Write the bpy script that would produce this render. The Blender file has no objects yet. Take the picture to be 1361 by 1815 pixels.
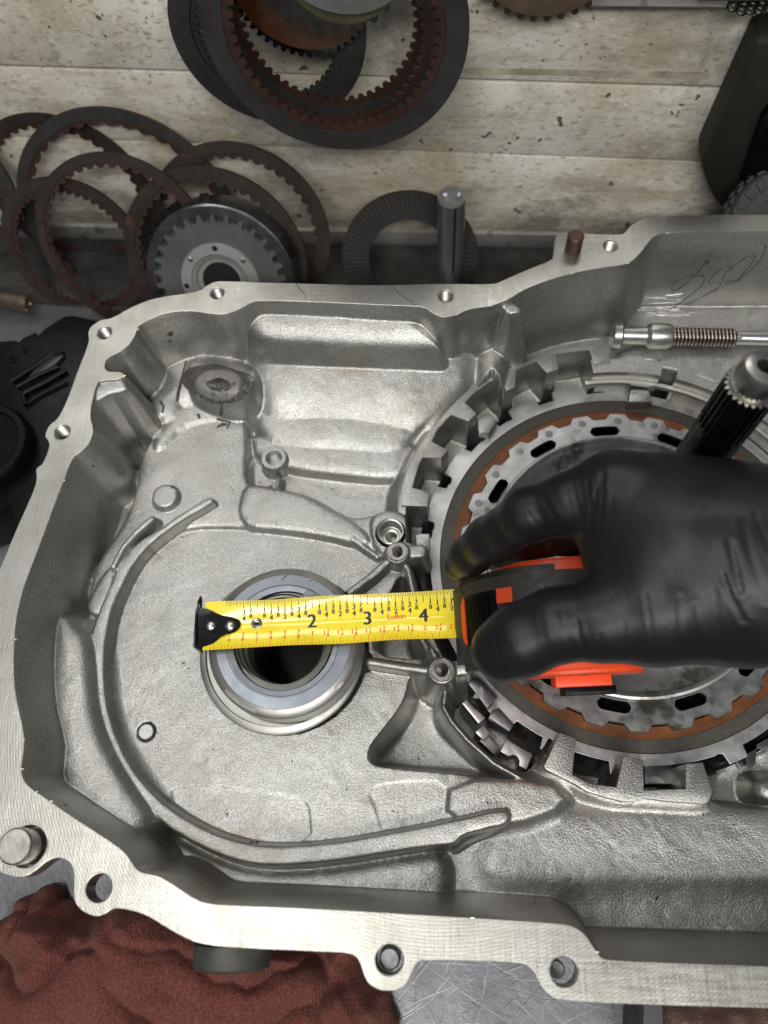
import bpy, bmesh, math, random
import numpy as np
from mathutils import Vector, Matrix

random.seed(7); RNG = np.random.default_rng(7)
SC = bpy.context.scene
COL = SC.collection

# ------------------------------------------------------------------ camera
# all lengths below are in millimetres, MM turns them into metres; z = 0 is the machined face of the case
MM = 0.001
F, CX, CY = 1363.0, 680.5, 907.5
VP = (770.0, 1500.0)
H = 320.0
_n = np.array([(VP[0]-CX)/F, -(VP[1]-CY)/F, -1.0]); _n /= np.linalg.norm(_n)
_up = -_n
_ex = np.array([1.0, 0, 0]); _ex -= _ex.dot(_up)*_up; _ex /= np.linalg.norm(_ex)
_ey = np.cross(_up, _ex)
ROT = np.array([_ex, _ey, _up])
CAM = np.array([0, 0, H])

cam_d = bpy.data.cameras.new('camera')
cam_d.sensor_fit = 'VERTICAL'; cam_d.sensor_height = 36.0; cam_d.sensor_width = 27.0
cam_d.lens = F/1815.0*36.0
cam_d.clip_start = 0.01; cam_d.clip_end = 50.0
cam_d.dof.use_dof = True; cam_d.dof.focus_distance = 0.352; cam_d.dof.aperture_fstop = 8.0
cam = bpy.data.objects.new('camera', cam_d); COL.objects.link(cam)
m = Matrix.Identity(4)
for i in range(3):
    for j in range(3):
        m[i][j] = ROT[i][j]
m.translation = Vector((0, 0, H*MM))
cam.matrix_world = m
SC.camera = cam

# ------------------------------------------------------------------ light
w = bpy.data.worlds.new('World'); SC.world = w; w.use_nodes = True
bg = w.node_tree.nodes['Background']
bg.inputs['Color'].default_value = (0.86, 0.93, 1.0, 1); bg.inputs['Strength'].default_value = 0.125
def area(name, loc, target, sx, sy, power, color):
    l = bpy.data.lights.new(name, 'AREA'); l.shape = 'RECTANGLE'; l.size = sx; l.size_y = sy
    l.energy = power; l.color = color
    o = bpy.data.objects.new(name, l); COL.objects.link(o)
    o.location = loc
    o.rotation_euler = (Vector(target)-Vector(loc)).to_track_quat('-Z', 'Y').to_euler()
    return o
area('tube_or_fill_light', (-0.40, -0.10, 1.50), (-0.05, 0.1, 0), 1.1, 0.16, 9.4, (1.0, 0.985, 0.95))
area('tube_or_fill_light', (0.15, -0.95, 1.35), (0.0, 0.35, 0.1), 1.5, 0.25, 21, (1.0, 0.985, 0.95)) # fill lamp, added to brighten the back boards
area('tube_or_fill_light', (-0.25, 1.30, 1.62), (-0.05, 0.2, 0), 1.7, 0.35, 9.5, (1.0, 0.985, 0.95))  # added lamp, set where the far flange reflects it and looks brighter
SC.view_settings.view_transform = 'Standard'; SC.view_settings.look = 'None'
SC.view_settings.exposure = 0.0; SC.view_settings.gamma = 1.0

# ------------------------------------------------------------------ projection helpers
def ray(px, py):
    r = ROT @ np.array([(px-CX)/F, -(py-CY)/F, -1.0])
    return r
def P(px, py, z):
    r = ray(px, py); return CAM + r*((z-H)/r[2])
def PP(px, py, o, n):
    r = ray(px, py); t = np.dot(np.array(o)-CAM, n)/np.dot(r, n); return CAM + r*t
def poly(pts, z):
    return np.array([P(x, y, z)[:2] for x, y in pts])
def toworld_px(pts3):
    v = (np.asarray(pts3)-CAM) @ ROT      # camera coordinates
    return np.stack([CX + F*v[:, 0]/-v[:, 2], CY - F*v[:, 1]/-v[:, 2]], 1)
def chaikin(p, it=2, closed=True):
    p = np.asarray(p, float)
    for _ in range(it):
        q = np.roll(p, -1, 0)
        a = p*.75+q*.25; b = p*.25+q*.75
        if closed:
            p = np.stack([a, b], 1).reshape(-1, p.shape[1])
        else:
            p = np.concatenate([p[:1], np.stack([a[:-1], b[:-1]], 1).reshape(-1, p.shape[1]), p[-1:]])
    return p

# ------------------------------------------------------------------ materials
def newmat(name):
    mt = bpy.data.materials.new(name); mt.use_nodes = True
    nt = mt.node_tree; return mt, nt, nt.nodes['Principled BSDF']
def nd(nt, t, **kw):
    n = nt.nodes.new(t)
    for k, v in kw.items(): setattr(n, k, v)
    return n
def noise(nt, co, scale, detail=4, rough=.55, stretch=None, rot=None):
    if stretch is not None:
        mp = nd(nt, 'ShaderNodeMapping'); mp.inputs['Scale'].default_value = stretch
        if rot: mp.inputs['Rotation'].default_value = rot
        nt.links.new(co, mp.inputs['Vector']); co = mp.outputs['Vector']
    n = nd(nt, 'ShaderNodeTexNoise'); n.inputs['Scale'].default_value = scale
    n.inputs['Detail'].default_value = detail; n.inputs['Roughness'].default_value = rough
    nt.links.new(co, n.inputs['Vector']); return n.outputs['Fac']
def ramp(nt, fac, stops):
    r = nd(nt, 'ShaderNodeValToRGB'); e = r.color_ramp.elements
    while len(e) < len(stops): e.new(0.5)
    for i, (p, c) in enumerate(stops):
        e[i].position = p; e[i].color = (c if hasattr(c, '__len__') else (c, c, c)) + ((1,) if (hasattr(c, '__len__') and len(c) == 3) else ()) if hasattr(c, '__len__') else (c, c, c, 1)
    nt.links.new(fac, r.inputs['Fac']); return r.outputs['Color']
def mix(nt, fac, a, b):
    n = nd(nt, 'ShaderNodeMix', data_type='RGBA')
    for s, v in ((n.inputs['Factor'], fac), (n.inputs['A'], a), (n.inputs['B'], b)):
        pass
    def put(sock, v):
        if hasattr(v, 'is_linked') or isinstance(v, bpy.types.NodeSocket): nt.links.new(v, sock)
        elif hasattr(v, '__len__'): sock.default_value = tuple(v)+(1,) if len(v) == 3 else v
        else: sock.default_value = v
    put(n.inputs[0], fac); put(n.inputs[6], a); put(n.inputs[7], b)
    return n.outputs[2]
def bump(nt, bs, height, dist, strength=1.0, prev=None):
    b = nd(nt, 'ShaderNodeBump'); b.inputs['Distance'].default_value = dist; b.inputs['Strength'].default_value = strength
    nt.links.new(height, b.inputs['Height'])
    if prev is not None: nt.links.new(prev, b.inputs['Normal'])
    nt.links.new(b.outputs['Normal'], bs.inputs['Normal']); return b.outputs['Normal']
def M(name, c1, c2=None, metal=0.0, rough=.5, ns=60, bs=None, bd=0.0002, rv=0.0, stain=None, coat=0.0, spec=None, detail=5):
    mt, nt, b = newmat(name)
    co = nd(nt, 'ShaderNodeTexCoord').outputs['Object']
    b.inputs['Metallic'].default_value = metal; b.inputs['Roughness'].default_value = rough
    if coat: b.inputs['Coat Weight'].default_value = coat; b.inputs['Coat Roughness'].default_value = .12
    if spec is not None: b.inputs['Specular IOR Level'].default_value = spec
    col = None
    if c2 is not None:
        col = ramp(nt, noise(nt, co, ns, detail, .6), [(0.32, c1), (0.68, c2)])
    if stain:
        sc, th, scs = stain[0], stain[1], stain[2]
        f = ramp(nt, noise(nt, co, scs, 6, .65), [(th, 0.0), (th+.1, 1.0)])
        col = mix(nt, f, col if col is not None else c1, sc)
    if col is not None: nt.links.new(col, b.inputs['Base Color'])
    else: b.inputs['Base Color'].default_value = tuple(c1)+(1,)
    if rv:
        r = ramp(nt, noise(nt, co, ns*2.3, 5, .6), [(.3, max(rough-rv, .05)), (.7, min(rough+rv, 1.0))])
        nt.links.new(r, b.inputs['Roughness'])
    if bs:
        bump(nt, b, noise(nt, co, bs, 3, .6), bd)
    return mt

def mat_cast():
    mt, nt, b = newmat('cast_aluminium')
    co = nd(nt, 'ShaderNodeTexCoord').outputs['Object']
    geo = nd(nt, 'ShaderNodeNewGeometry')
    b.inputs['Metallic'].default_value = .92
    big = noise(nt, co, 22, 5, .6)
    col = ramp(nt, big, [(.3, (.42, .413, .39)), (.7, (.52, .518, .50))])
    grain = noise(nt, co, 1300, 2, .65)
    col = mix(nt, ramp(nt, grain, [(.40, .5), (.56, 0.0)]), col, (.20, .185, .155))
    rust = ramp(nt, noise(nt, co, 14, 6, .7), [(.60, 0.0), (.74, .55)])
    col = mix(nt, rust, col, (.34, .255, .175))
    oil = ramp(nt, noise(nt, co, 31, 7, .72), [(.52, 0.0), (.70, .6)])
    col = mix(nt, oil, col, (.25, .24, .22))
    spots = ramp(nt, noise(nt, co, 150, 2, .5), [(.745, 0.0), (.77, .85)])
    col = mix(nt, spots, col, (.05, .04, .03))
    nt.links.new(col, b.inputs['Base Color'])
    nt.links.new(ramp(nt, noise(nt, co, 40, 5, .6), [(.3, .34), (.7, .46)]), b.inputs['Roughness'])
    # sand-cast grain on the floor, smoother on the drafted walls
    sx = nd(nt, 'ShaderNodeSeparateXYZ'); nt.links.new(geo.outputs['Normal'], sx.inputs[0])
    st = nd(nt, 'ShaderNodeMapRange'); st.inputs[1].default_value = .25; st.inputs[2].default_value = .8
    st.inputs[3].default_value = .12; st.inputs[4].default_value = 1.0
    nt.links.new(sx.outputs['Z'], st.inputs[0])
    bn = nd(nt, 'ShaderNodeBump'); bn.inputs['Distance'].default_value = .00026
    nt.links.new(noise(nt, co, 1300, 2, .65), bn.inputs['Height']); nt.links.new(st.outputs[0], bn.inputs['Strength'])
    bump(nt, b, noise(nt, co, 55, 3, .5), .0004, .4, bn.outputs['Normal'])
    return mt
def mat_machined():
    mt, nt, b = newmat('machined_aluminium')
    co = nd(nt, 'ShaderNodeTexCoord').outputs['Object']
    b.inputs['Metallic'].default_value = 1.0
    n1 = noise(nt, co, 30, 5, .65)
    col = ramp(nt, n1, [(.3, (.36, .345, .305)), (.65, (.52, .51, .475))])
    stn = ramp(nt, noise(nt, co, 26, 6, .7), [(.60, 0.0), (.72, .5)])
    col = mix(nt, stn, col, (.36, .32, .27))
    nt.links.new(col, b.inputs['Base Color'])
    br = noise(nt, co, 60, 6, .7, (1, 14, 1), (0, 0, .35))
    br2 = noise(nt, co, 60, 6, .7, (14, 1, 1), (0, 0, -.6))
    # milling swirls: fine rings round distant centres
    wv = nd(nt, 'ShaderNodeTexWave', wave_type='RINGS', rings_direction='Z'); wv.inputs['Scale'].default_value = 260
    wv.inputs['Distortion'].default_value = 2.0; wv.inputs['Detail'].default_value = 3
    mp = nd(nt, 'ShaderNodeMapping'); mp.inputs['Location'].default_value = (-.002, .036, 0)
    nt.links.new(co, mp.inputs['Vector']); nt.links.new(mp.outputs['Vector'], wv.inputs['Vector'])
    ad = nd(nt, 'ShaderNodeMath', operation='ADD'); nt.links.new(br, ad.inputs[0]); nt.links.new(br2, ad.inputs[1])
    r = nd(nt, 'ShaderNodeMapRange'); r.inputs[1].default_value = .7; r.inputs[2].default_value = 1.3
    r.inputs[3].default_value = .26; r.inputs[4].default_value = .46
    nt.links.new(ad.outputs[0], r.inputs[0]); nt.links.new(r.outputs[0], b.inputs['Roughness'])
    p = bump(nt, b, ad.outputs[0], .00012, .7)
    bump(nt, b, wv.outputs['Fac'], .00003, .5, p)
    return mt
def mat_board():
    mt, nt, b = newmat('stained_board')
    co = nd(nt, 'ShaderNodeTexCoord').outputs['Object']
    base = ramp(nt, noise(nt, co, 14, 6, .65), [(.3, (.44, .385, .28)), (.55, (.69, .65, .565)), (.75, (.79, .76, .69))])
    fl = ramp(nt, noise(nt, co, 200, 4, .65, (1, 1, 2.2)), [(.55, 0.0), (.66, .7)])
    col = mix(nt, fl, base, (.26, .21, .14))
    pale = ramp(nt, noise(nt, co, 180, 3, .5, (1, 1, 2.5)), [(.62, 0.0), (.70, .7)])
    col = mix(nt, pale, col, (.80, .77, .70))
    grime = ramp(nt, noise(nt, co, 11, 8, .78, (1, 1, 1.6)), [(.50, 0.0), (.72, .85)])
    col = mix(nt, grime, col, (.22, .19, .15))
    sm = ramp(nt, noise(nt, co, 34, 6, .7, (.22, 1, 1)), [(.53, 0.0), (.70, .7)])
    col = mix(nt, sm, col, (.30, .245, .16))
    sm = ramp(nt, noise(nt, co, 26, 6, .75, (1, 1, .5)), [(.57, 0.0), (.74, .65)])
    col = mix(nt, sm, col, (.17, .15, .12))
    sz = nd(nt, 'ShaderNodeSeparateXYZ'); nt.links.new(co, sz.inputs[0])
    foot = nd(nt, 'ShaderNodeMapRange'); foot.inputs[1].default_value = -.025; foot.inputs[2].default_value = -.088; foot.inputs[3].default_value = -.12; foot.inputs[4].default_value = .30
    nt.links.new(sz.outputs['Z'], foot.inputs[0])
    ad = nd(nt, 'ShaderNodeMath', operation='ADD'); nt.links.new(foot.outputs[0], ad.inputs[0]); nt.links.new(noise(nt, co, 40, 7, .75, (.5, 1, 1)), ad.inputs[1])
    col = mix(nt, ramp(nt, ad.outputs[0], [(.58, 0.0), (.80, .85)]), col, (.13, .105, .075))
    sp = ramp(nt, noise(nt, co, 130, 2, .5), [(.70, 0.0), (.73, .9)])
    col = mix(nt, sp, col, (.06, .05, .04))
    nt.links.new(col, b.inputs['Base Color']); b.inputs['Roughness'].default_value = .55
    bump(nt, b, noise(nt, co, 300, 4, .6), .0003)
    return mt
def mat_bench():
    mt, nt, b = newmat('scratched_bench_metal')
    co = nd(nt, 'ShaderNodeTexCoord').outputs['Object']
    b.inputs['Metallic'].default_value = .8
    col = ramp(nt, noise(nt, co, 18, 6, .65), [(.3, (.125, .127, .135)), (.7, (.21, .212, .225))])
    dirt = ramp(nt, noise(nt, co, 7, 6, .7), [(.52, 0.0), (.66, .85)])
    col = mix(nt, dirt, col, (.07, .065, .06))
    nt.links.new(col, b.inputs['Base Color'])
    nt.links.new(ramp(nt, noise(nt, co, 45, 6, .7), [(.3, .36), (.7, .6)]), b.inputs['Roughness'])
    bump(nt, b, noise(nt, co, 90, 5, .7), .0005)
    return mt
def mat_rag():
    mt, nt, b = newmat('red_shop_cloth')
    co = nd(nt, 'ShaderNodeTexCoord').outputs['Object']
    col = ramp(nt, noise(nt, co, 16, 5, .6), [(.3, (.135, .042, .033)), (.7, (.215, .078, .060))])
    g = ramp(nt, noise(nt, co, 900, 3, .6), [(.42, .5), (.6, 0.0)])
    col = mix(nt, g, col, (.055, .010, .008))
    nt.links.new(col, b.inputs['Base Color']); b.inputs['Roughness'].default_value = .95
    b.inputs['Sheen Weight'].default_value = .06; b.inputs['Sheen Roughness'].default_value = .6
    b.inputs['Specular IOR Level'].default_value = .1
    p = bump(nt, b, noise(nt, co, 750, 3, .7), .0009)
    wv = nd(nt, 'ShaderNodeTexWave'); wv.inputs['Scale'].default_value = 240; wv.inputs['Distortion'].default_value = 3.0
    nt.links.new(co, wv.inputs['Vector']); bump(nt, b, wv.outputs['Fac'], .0003, .5, p)
    return mt

CAST = mat_cast(); MACH = mat_machined(); BOARD = mat_board(); BENCH = mat_bench(); RAG = mat_rag()
STEEL = M('clutch_steel', (.42, .41, .40), (.60, .59, .58), 1, .45, 55, 240, .0001, .10, ((.26, .21, .17), .60, 35))
HUB = M('hub_steel', (.31, .31, .305), (.50, .50, .49), 1, .42, 50, 300, .00006, .10, ((.17, .155, .14), .55, 45))
BRIGHT = M('turned_steel', (.50, .49, .46), (.60, .59, .56), 1, .33, 90, 900, .00002, .05)
WORN = M('worn_steel', (.40, .38, .35), (.55, .53, .49), 1, .32, 80, 600, .00004, .08)
COLLAR = M('bearing_collar_aluminium', (.20, .22, .25), (.30, .32, .35), 1, .42, 40, 700, .00003, .06)
THR = M('thread_aluminium', (.34, .33, .31), (.46, .45, .42), 1, .42, 80)
SATIN = M('satin_machined', (.40, .395, .37), (.50, .495, .465), 1, .47, 60, 700, .00003, .06)
DARKSTEEL = M('oiled_dark_steel', (.045, .043, .04), (.10, .095, .09), 1, .30, 60, 260, .0001, .08)
TABSTEEL = M('dark_plate_steel', (.12, .12, .125), (.24, .24, .245), 1, .36, 60, 260, .0001, .08)
LINING = M('friction_lining', (.050, .044, .035), (.085, .076, .062), .1, .62, 500, 900, .00015, .1, ((.25, .23, .2), .72, 700))
ORANGE_L = M('orange_friction_lining', (.11, .036, .010), (.22, .068, .014), .15, .55, 90, 900, .0001, .1)
RUST = M('rust_brown_plate', (.030, .014, .010), (.062, .026, .018), .25, .55, 70, 500, .0002, .1, ((.03, .02, .017), .55, 30))
GREYLIN = M('charcoal_lining', (.020, .0195, .019), (.038, .0365, .035), .15, .55, 60, 800, .0001, .1)
BROWNLIN = M('brown_lining', (.020, .014, .011), (.038, .026, .020), .15, .6, 60, 800, .0001, .1, ((.085, .038, .022), .60, 45))
BLACKRUB = M('black_grip_rubber', (.018, .017, .014), (.045, .043, .034), 0, .55, 120, 1500, .0001, .1, ((.12, .115, .10), .68, 90))
BLACKPL = M('black_plastic', (.0025, .0025, .003), (.005, .005, .006), 0, .34, 60, 300, .0001, .08, spec=.14)
ORANGE = M('orange_plastic', (.85, .065, .014), (.93, .10, .02), 0, .42, 60, 700, .00004, 0, ((.20, .03, .02), .68, 80))
GLOVE = None
HOLE = M('deep_hole', (.004, .004, .004), None, 0, .9)
INKB = M('black_print', (.02, .02, .015), None, 0, .5)
INKR = M('red_print', (.75, .09, .015), None, 0, .5)
REDRUST = M('brown_pin', (.060, .030, .022), (.105, .052, .036), .5, .45, 200, 600, .0001, .08)
PENCIL = M('pencil_line', (.055, .055, .06), None, .3, .5)
SCRATCH = M('bare_scratch', (.80, .79, .77), None, 1, .35)
GRIME = M('dried_grime', (.035, .032, .028), (.10, .092, .08), 0, .8, 300, 500, .0004)
CONTOUR = M('dark_gap', (.010, .010, .010), None, 0, .8)
PAINTGREY = M('grey_strip', (.36, .35, .33), (.52, .51, .48), .7, .4, 50, 300, .0001, .1, ((.08, .07, .06), .56, 25))
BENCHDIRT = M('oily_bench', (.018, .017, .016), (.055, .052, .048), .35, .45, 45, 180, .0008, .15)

# ------------------------------------------------------------------ object helpers
OFF = {}
def thing(name, label, cat, loc=(0, 0, 0), group=None):
    o = bpy.data.objects.new(name, None); COL.objects.link(o)
    o.empty_display_size = .01
    o.location = [c*MM for c in loc]; OFF[o.name] = np.array(loc, float)
    o['label'] = label; o['category'] = cat
    if group: o['group'] = group
    return o
def root_off(parent):
    return OFF.get(parent.name, np.zeros(3)) if parent is not None else np.zeros(3)
def mk(name, verts, faces, mat, parent=None, ang=35, label=None, kind=None, cat=None, loc=None, group=None):
    off = root_off(parent) if loc is None else np.array(loc, float)
    v = (np.asarray(verts, float)-off)*MM
    me = bpy.data.meshes.new(name)
    me.from_pydata(v.tolist(), [], [list(map(int, f)) for f in faces])
    return fin(name, me, mat, parent, ang, label, kind, cat, off, loc, group)
def fin(name, me, mat, parent, ang, label, kind, cat, off, loc, group):
    bm = bmesh.new(); bm.from_mesh(me); bmesh.ops.recalc_face_normals(bm, faces=bm.faces[:]); bm.to_mesh(me); bm.free()
    me.polygons.foreach_set('use_smooth', [True]*len(me.polygons))
    try: me.set_sharp_from_angle(angle=math.radians(ang))
    except Exception: pass
    me.materials.append(mat); me.update()
    o = bpy.data.objects.new(name, me); COL.objects.link(o)
    if parent is not None: o.parent = parent; OFF[o.name] = off
    if loc is not None: o.location = [c*MM for c in loc]; OFF[o.name] = off
    if label: o['label'] = label
    if kind: o['kind'] = kind
    if cat: o['category'] = cat
    if group: o['group'] = group
    return o
class MB:
    def __init__(s): s.v = []; s.f = []; s.n = 0
    def add(s, v, f):
        v = np.asarray(v, float).reshape(-1, 3); s.v.append(v)
        s.f += [[i+s.n for i in q] for q in f]; s.n += len(v); return s
    def V(s): return np.concatenate(s.v)
def frame_id(): return (np.zeros(3), np.array([1., 0, 0]), np.array([0, 1., 0]), np.array([0, 0, 1.]))
def fmap(fr, p):
    o, u, v, n = fr; p = np.asarray(p, float).reshape(-1, 3)
    return o + p[:, :1]*u + p[:, 1:2]*v + p[:, 2:3]*n
def at(c): return (np.array(c, float), np.array([1., 0, 0]), np.array([0, 1., 0]), np.array([0, 0, 1.]))
def axis_frame(p0, p1):
    p0 = np.array(p0, float); n = np.array(p1, float)-p0; L = np.linalg.norm(n); n /= L
    a = np.array([0, 0, 1.]) if abs(n[2]) < .9 else np.array([1., 0, 0])
    u = np.cross(a, n); u /= np.linalg.norm(u); v = np.cross(n, u); return (p0, u, v, n), L
def lathe(prof, fr, n=48, closed=False):
    prof = list(prof); k = len(prof)
    v = []
    for i in range(n):
        a = 2*math.pi*i/n; c, s = math.cos(a), math.sin(a)
        v += [(r*c, r*s, z) for r, z in prof]
    f = []
    for i in range(n):
        j = (i+1) % n
        for q in range(k if closed else k-1):
            q2 = (q+1) % k
            f.append((i*k+q, j*k+q, j*k+q2, i*k+q2))
    # close degenerate ends by collapsing r=0 rows is fine visually
    return fmap(fr, v), f
def ringmesh(outer, inner, nseg, z0, z1, fr):
    """flat ring between two radius functions of angle, from z0 (bottom) to z1 (top)"""
    v = []
    for i in range(nseg):
        a = 2*math.pi*i/nseg; c, s = math.cos(a), math.sin(a); ro, ri = outer(i, a), inner(i, a)
        v += [(ro*c, ro*s, z1), (ri*c, ri*s, z1), (ri*c, ri*s, z0), (ro*c, ro*s, z0)]
    f = []
    for i in range(nseg):
        j = (i+1) % nseg
        for q in range(4):
            q2 = (q+1) % 4; f.append((i*4+q, j*4+q, j*4+q2, i*4+q2))
    return fmap(fr, v), f
def toothed(r, d, per=10, duty=(2, 3, 4, 5, 6), soft=(1, 7)):
    def fn(i, a):
        k = i % per
        return r+d if k in duty else (r+d*.6 if k in soft else r)
    return fn
def const(r): return lambda i, a: r
def prism(pts3, zb, bev=.4, zt=None, name_seg=2):
    """pts3: n x 3 (or n x 2 with zt) outline at the top; goes straight down to zb, top edges bevelled. returns verts, faces"""
    pts = [(p[0], p[1], p[2] if len(p) > 2 else zt) for p in pts3]
    bm = bmesh.new(); top = [bm.verts.new(p) for p in pts]; bot = [bm.verts.new((p[0], p[1], zb)) for p in pts]
    n = len(pts); ft = bm.faces.new(top); bm.faces.new(bot[::-1])
    for i in range(n): bm.faces.new((top[i], bot[i], bot[(i+1) % n], top[(i+1) % n]))
    bmesh.ops.recalc_face_normals(bm, faces=bm.faces[:])
    if bev > 0:
        bmesh.ops.bevel(bm, geom=list(ft.edges), offset=bev, segments=name_seg, affect='EDGES', clamp_overlap=True, profile=.5)
    bmesh.ops.triangulate(bm, faces=[f for f in bm.faces if len(f.verts) > 4])
    bm.verts.index_update()
    v = [tuple(x.co) for x in bm.verts]; f = [[x.index for x in q.verts] for q in bm.faces]; bm.free()
    return np.array(v), f
def box(fr, a, b, bev=.0):
    x0, y0, z0 = a; x1, y1, z1 = b
    v, f = prism([(x0, y0, z1), (x1, y0, z1), (x1, y1, z1), (x0, y1, z1)], z0, bev)
    return fmap(fr, v), f
def tube(pts, r, n=8, caps=True):
    pts = np.asarray(pts, float); k = len(pts)
    rr = r if hasattr(r, '__len__') else [r]*k
    t = np.gradient(pts, axis=0); t /= np.linalg.norm(t, axis=1)[:, None]+1e-9
    u = np.cross(t[0], [0, 0, 1.]);
    if np.linalg.norm(u) < .1: u = np.cross(t[0], [1., 0, 0])
    u /= np.linalg.norm(u); V = []; Fc = []
    for i in range(k):
        u = u - t[i]*np.dot(u, t[i]); u /= np.linalg.norm(u); v = np.cross(t[i], u)
        for j in range(n):
            a = 2*math.pi*j/n; V.append(pts[i]+rr[i]*(math.cos(a)*u+math.sin(a)*v))
    for i in range(k-1):
        for j in range(n):
            Fc.append((i*n+j, i*n+(j+1) % n, (i+1)*n+(j+1) % n, (i+1)*n+j))
    if caps: Fc.append(tuple(range(n))[::-1]); Fc.append(tuple(range((k-1)*n, k*n)))
    return np.array(V), Fc
def fill_sheet(name, outer, holes, ztop, thick, bev, mat, parent, fr=None, label=None, kind=None):
    """plate with holes: a filled curve, extruded and bevelled, turned into a mesh. outlines in mm (2-D)"""
    cu = bpy.data.curves.new(name, 'CURVE'); cu.dimensions = '2D'; cu.fill_mode = 'BOTH'
    cu.extrude = (thick/2-bev)*MM; cu.bevel_depth = bev*MM; cu.bevel_resolution = 1; cu.offset = -bev*MM
    for pts in [outer]+list(holes):
        s = cu.splines.new('POLY'); s.points.add(len(pts)-1)
        for q, p in zip(s.points, pts): q.co = (p[0]*MM, p[1]*MM, 0, 1)
        s.use_cyclic_u = True
    t = bpy.data.objects.new('tmp', cu); COL.objects.link(t)
    dg = bpy.context.evaluated_depsgraph_get(); dg.update()
    me = bpy.data.meshes.new_from_object(t.evaluated_get(dg)); bpy.data.objects.remove(t)
    n = len(me.vertices); c = np.empty(n*3); me.vertices.foreach_get('co', c); c = c.reshape(-1, 3)/MM
    c[:, 2] += ztop-thick/2
    if fr is not None: c = fmap(fr, c)
    off = root_off(parent); me.vertices.foreach_set('co', ((c-off)*MM).ravel())
    me.materials.clear()
    return fin(name, me, mat, parent, 30, label, kind, None, off, None, None)
def circ(c, r, n=32): return [(c[0]+r*math.cos(2*math.pi*i/n), c[1]+r*math.sin(2*math.pi*i/n)) for i in range(n)]

# ------------------------------------------------------------------ height-field modelling of the casting
ZB = -96.0                          # bench top
GS = 0.55
xs = np.arange(-190, 232, GS, dtype=np.float32); ys = np.arange(-72, 300, GS, dtype=np.float32)
GX, GY = np.meshgrid(xs, ys)
def sdf(pl, X, Y):
    d = np.full(X.shape, 1e9, np.float32); ins = np.zeros(X.shape, bool)
    n = len(pl)
    for i in range(n):
        ax, ay = pl[i]; bx, by = pl[(i+1) % n]; ex, ey = bx-ax, by-ay
        L = ex*ex+ey*ey+1e-9
        wx = X-np.float32(ax); wy = Y-np.float32(ay)
        t = np.clip((wx*np.float32(ex)+wy*np.float32(ey))/np.float32(L), 0, 1)
        dx = wx-t*np.float32(ex); dy = wy-t*np.float32(ey)
        d = np.minimum(d, dx*dx+dy*dy)
        if abs(ey) > 1e-9:
            c = ((Y >= ay) != (Y >= by)) & (X < np.float32(ex/ey)*(Y-np.float32(ay))+np.float32(ax))
            ins ^= c
    d = np.sqrt(d); return np.where(ins, -d, d)
def window(pl, mg):
    a = pl.min(0)-mg; b = pl.max(0)+mg
    i0, i1 = np.searchsorted(xs, a[0]), np.searchsorted(xs, b[0]); j0, j1 = np.searchsorted(ys, a[1]), np.searchsorted(ys, b[1])
    return slice(j0, j1), slice(i0, i1)
Z = np.full(GX.shape, -53.0, np.float32)
def smax(a, b, k):
    h = np.clip(.5+.5*(a-b)/k, 0, 1); return b*(1-h)+a*h+k*h*(1-h)
def smin(a, b, k): return -smax(-a, -b, k)
def sp(d, r): return .5*(d+np.sqrt(d*d+r*r))-.5*(0)      # soft ramp
def up(pts, z, slope=6.0, k=2.0, r=1.0, ch=2, tilt=None, world=False):
    pl = np.asarray(pts, float) if world else poly(pts, z)
    if ch: pl = chaikin(pl, ch)
    s = window(pl, 40/slope+26 if slope < 3 else 24)
    X, Y = GX[s], GY[s]; d = sdf(pl, X, Y)
    zt = z if tilt is None else z + (X-pl[:, 0].mean())*tilt[0] + (Y-pl[:, 1].mean())*tilt[1]
    Z[s] = smax(Z[s], zt-slope*sp(d, r), k)
def down(pts, z, slope=6.0, k=1.5, r=1.0, ch=2, world=False, ztop=None):
    pl = np.asarray(pts, float) if world else poly(pts, z if ztop is None else ztop)
    if ch: pl = chaikin(pl, ch)
    s = window(pl, 24 if slope > 3 else 45)
    X, Y = GX[s], GY[s]; d = sdf(pl, X, Y)
    if ztop is not None: d = d+(ztop-z)/slope
    Z[s] = smin(Z[s], z+slope*sp(d, r), k)
def up_line(pts, z, wd, slope=6.0, k=1.5, r=.8):
    pl = np.asarray([P(x, y, z)[:2] for x, y in pts]); s = window(pl, 24); X, Y = GX[s], GY[s]
    d = np.full(X.shape, 1e9, np.float32)
    for (ax, ay), (bx, by) in zip(pl[:-1], pl[1:]):
        ex, ey = bx-ax, by-ay; L = ex*ex+ey*ey
        t = np.clip(((X-ax)*ex+(Y-ay)*ey)/L, 0, 1); d = np.minimum(d, np.hypot(X-ax-t*ex, Y-ay-t*ey))
    Z[s] = smax(Z[s], z-slope*sp(d-wd/2, r), k)
def disc_up(px, py, z, rmm, slope=6, k=1.5, r=.5):
    c = P(px, py, z)[:2]; up(circ(c, rmm, 28), z, slope, k, r, 0, None, True); return c
def disc_down(c, z, rmm, slope=30):
    down(circ(c, rmm, 28), z, slope, .3, .2, 0, True)

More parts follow.
